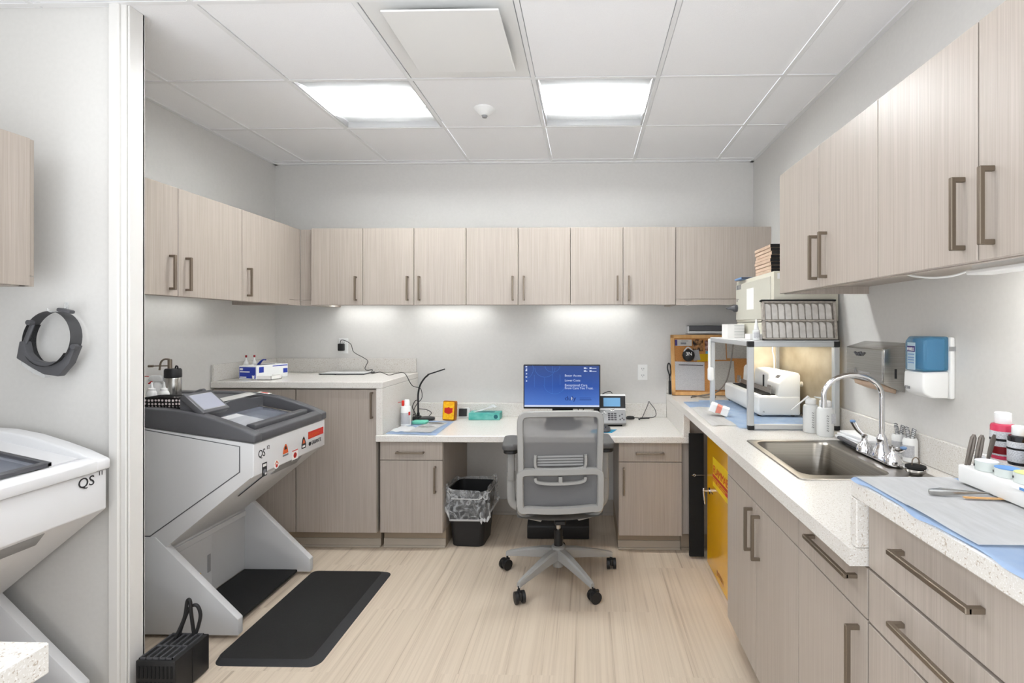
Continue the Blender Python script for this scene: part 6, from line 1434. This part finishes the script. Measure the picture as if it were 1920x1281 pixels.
t = thing('foam_tray', 'long white foam tool block on the raised right worktop at the right picture edge', 'tray', (0.845, 0.92, RZ))
m = MB(); m.box(0.812, 0.874, 0.64, 1.128, RZ + 0.0095, RZ + 0.047, 0.004, 2); m.build('block', 'white', t)
m = MB(); m.box(0.8105, 0.8125, 0.64, 0.985, RZ + 0.041, RZ + 0.0485); m.build('tape_strip', 'tissue', t)
m = MB()
for yy in (0.93, 0.955): m.box(0.8100, 0.8108, yy, yy + 0.012, RZ + 0.042, RZ + 0.047)
m.build('tape_marks', 'tapeblue', t)
for x, y, r, h, mm, lab in ((0.837, 1.079, 0.0205, 0.019, 'tapewhite', 'pale lilac tape roll on the foam block, farthest of the rolls'), (0.844, 1.036, 0.0215, 0.016, 'tapeblue', 'blue tape roll on the foam block'), (0.846, 0.991, 0.0215, 0.019, 'tapelime', 'lime green tape roll on the foam block'), (0.848, 0.946, 0.0215, 0.019, 'tapecyan', 'pale cyan tape roll at the right picture edge')):
    t = thing('tape_roll', lab, 'tape roll', (x, y, RZ + 0.0475), 0, 'tape rolls on the foam block')
    m = MB(); m.lathe([(r * 0.55, 0), (r, 0), (r, h), (r * 0.55, h)], (x, y, RZ + 0.0475), 26); m.build('roll', 'tapeside', t)
    m = MB(); m.lathe([(r * 0.58, h + 0.0002), (r * 0.97, h + 0.0002), (r * 0.97, h + 0.0008), (r * 0.58, h + 0.0008)], (x, y, RZ + 0.0475), 26); m.build('coloured_face', mm, t)
    m = MB(); m.lathe([(r * 0.54, 0.0005), (r * 0.54, h * 0.8), (0, h * 0.8)], (x, y, RZ + 0.0475), 20); m.build('core', 'paper', t)
    m = MB(); m.cyl((x - r * 0.93, y + r * 0.42, RZ + 0.0475 + h * 0.5), 0.0025, 0.0008, (-0.9, 0.42, 0), 8); m.build('mark', 'ink', t)
for k, (x, y, tx, ty, hh, lab) in enumerate(((0.826, 1.118, 0.014, 0.0, 0.066, 'left steel tweezers standing in the foam block'), (0.842, 1.114, 0.012, 0.0, 0.066, 'right steel tweezers standing in the foam block'), (0.861, 1.112, 0.018, 0.0, 0.068, 'flat steel spatula standing in the foam block'))):
    t = thing('steel_tool', lab, 'tool', (x, y, RZ + 0.047), 0, 'steel tools standing in the foam block')
    m = MB(); p = Vector((x, y, RZ + 0.0468)); d = Vector((tx, ty, hh))
    if k < 2:
        for s in (-1, 1): m.tube([p + Vector((s * 0.0035, 0, 0)), p + d * 0.5 + Vector((s * 0.004, 0, 0)), p + d * 0.9 + Vector((s * 0.003, 0, 0)), p + d], 0.005, 6, flat=0.6, up=(1, 0, 0), rr=[0.003, 0.0036, 0.004, 0.003])
    else: m.tube([p, p + d * 0.5, p + d * 0.85, p + d], 0.005, 6, flat=0.35, up=(1, 0, 0), rr=[0.003, 0.0055, 0.006, 0.003])
    m.build('tool_blades', 'toolsteel', t)
t = thing('acrylic_stand', 'clear acrylic riser behind the foam block carrying the paint bottles', 'stand', (0.95, 0.95, RZ))
m = MB(); m.box(0.877, 1.03, 0.70, 1.168, RZ + 0.056, RZ + 0.060, 0.001); m.box(0.877, 0.880, 0.70, 1.168, RZ + 0.0100, RZ + 0.056); m.box(1.026, 1.03, 0.70, 1.168, RZ + 0.0005, RZ + 0.056); m.build('riser', 'acrylic', t)
def paint(x, y, r, h, mm, lab, band):
    t = thing('paint_bottle', lab, 'bottle', (x, y, RZ + 0.06), 0, 'paint bottles at the right picture edge'); c = (x, y, RZ + 0.0603)
    m = MB(); m.lathe([(r * 0.95, 0), (r, 0.003), (r, h * 0.70), (r * 0.92, h * 0.745), (r * 0.7, h * 0.76)], c, 28); m.build('bottle_body', mm, t)
    m = MB(); m.lathe([(r + 0.0005, h * 0.08), (r + 0.0007, h * 0.085), (r + 0.0007, h * 0.60), (r + 0.0005, h * 0.605)], c, 28); l = m.build('wrap_label', 'pricelabel', t)
    m = MB(); m.sheet(lambda u, v: (x + (r + 0.0012) * math.cos(2.6 + 1.9 * u), y + (r + 0.0012) * math.sin(2.6 + 1.9 * u), c[2] + h * (0.40 + 0.05 * v)), 10, 1, 0.0003); m.build('label_heading', 'ink', l)
    if band:
        m = MB(); m.sheet(lambda u, v: (x + (r + 0.0012) * math.cos(2.9 + 1.6 * u), y + (r + 0.0012) * math.sin(2.9 + 1.6 * u), c[2] + h * (0.12 + 0.16 * v)), 10, 1, 0.0003); m.build('label_band', band, l)
    m = MB(); m.lathe([(r * 0.66, h * 0.762), (r * 0.68, h * 0.77), (r * 0.67, h * 0.985), (r * 0.6, h), (0, h)], c, 24); m.build('cap', 'white', t)
paint(0.909, 1.127, 0.0225, 0.100, 'paintred', 'red paint bottle with a white cap, standing farthest back', 'darkred')
paint(0.902, 1.076, 0.0200, 0.080, 'paintblack', 'black paint bottle with a white cap, in front of the red one', None)
paint(0.905, 1.032, 0.0200, 0.080, 'paintyellow', 'yellow paint bottle cut by the right picture edge', None)
for x, y, mm, lab in ((0.905, 1.072, 'paintblack', 'small black pot under the acrylic riser'), (0.906, 1.026, 'paintyellow', 'small yellow pot under the acrylic riser')):
    t = thing('small_pot', lab, 'pot', (x, y, RZ), 0, 'small pots under the acrylic riser')
    m = MB(); m.lathe([(0.019, 0.0005), (0.020, 0.003), (0.020, 0.030)], (x, y, RZ), 22); m.build('pot_body', mm, t)
    m = MB(); m.lathe([(0.0205, 0.0305), (0.0205, 0.042), (0, 0.043)], (x, y, RZ), 22); m.build('lid', 'white', t)
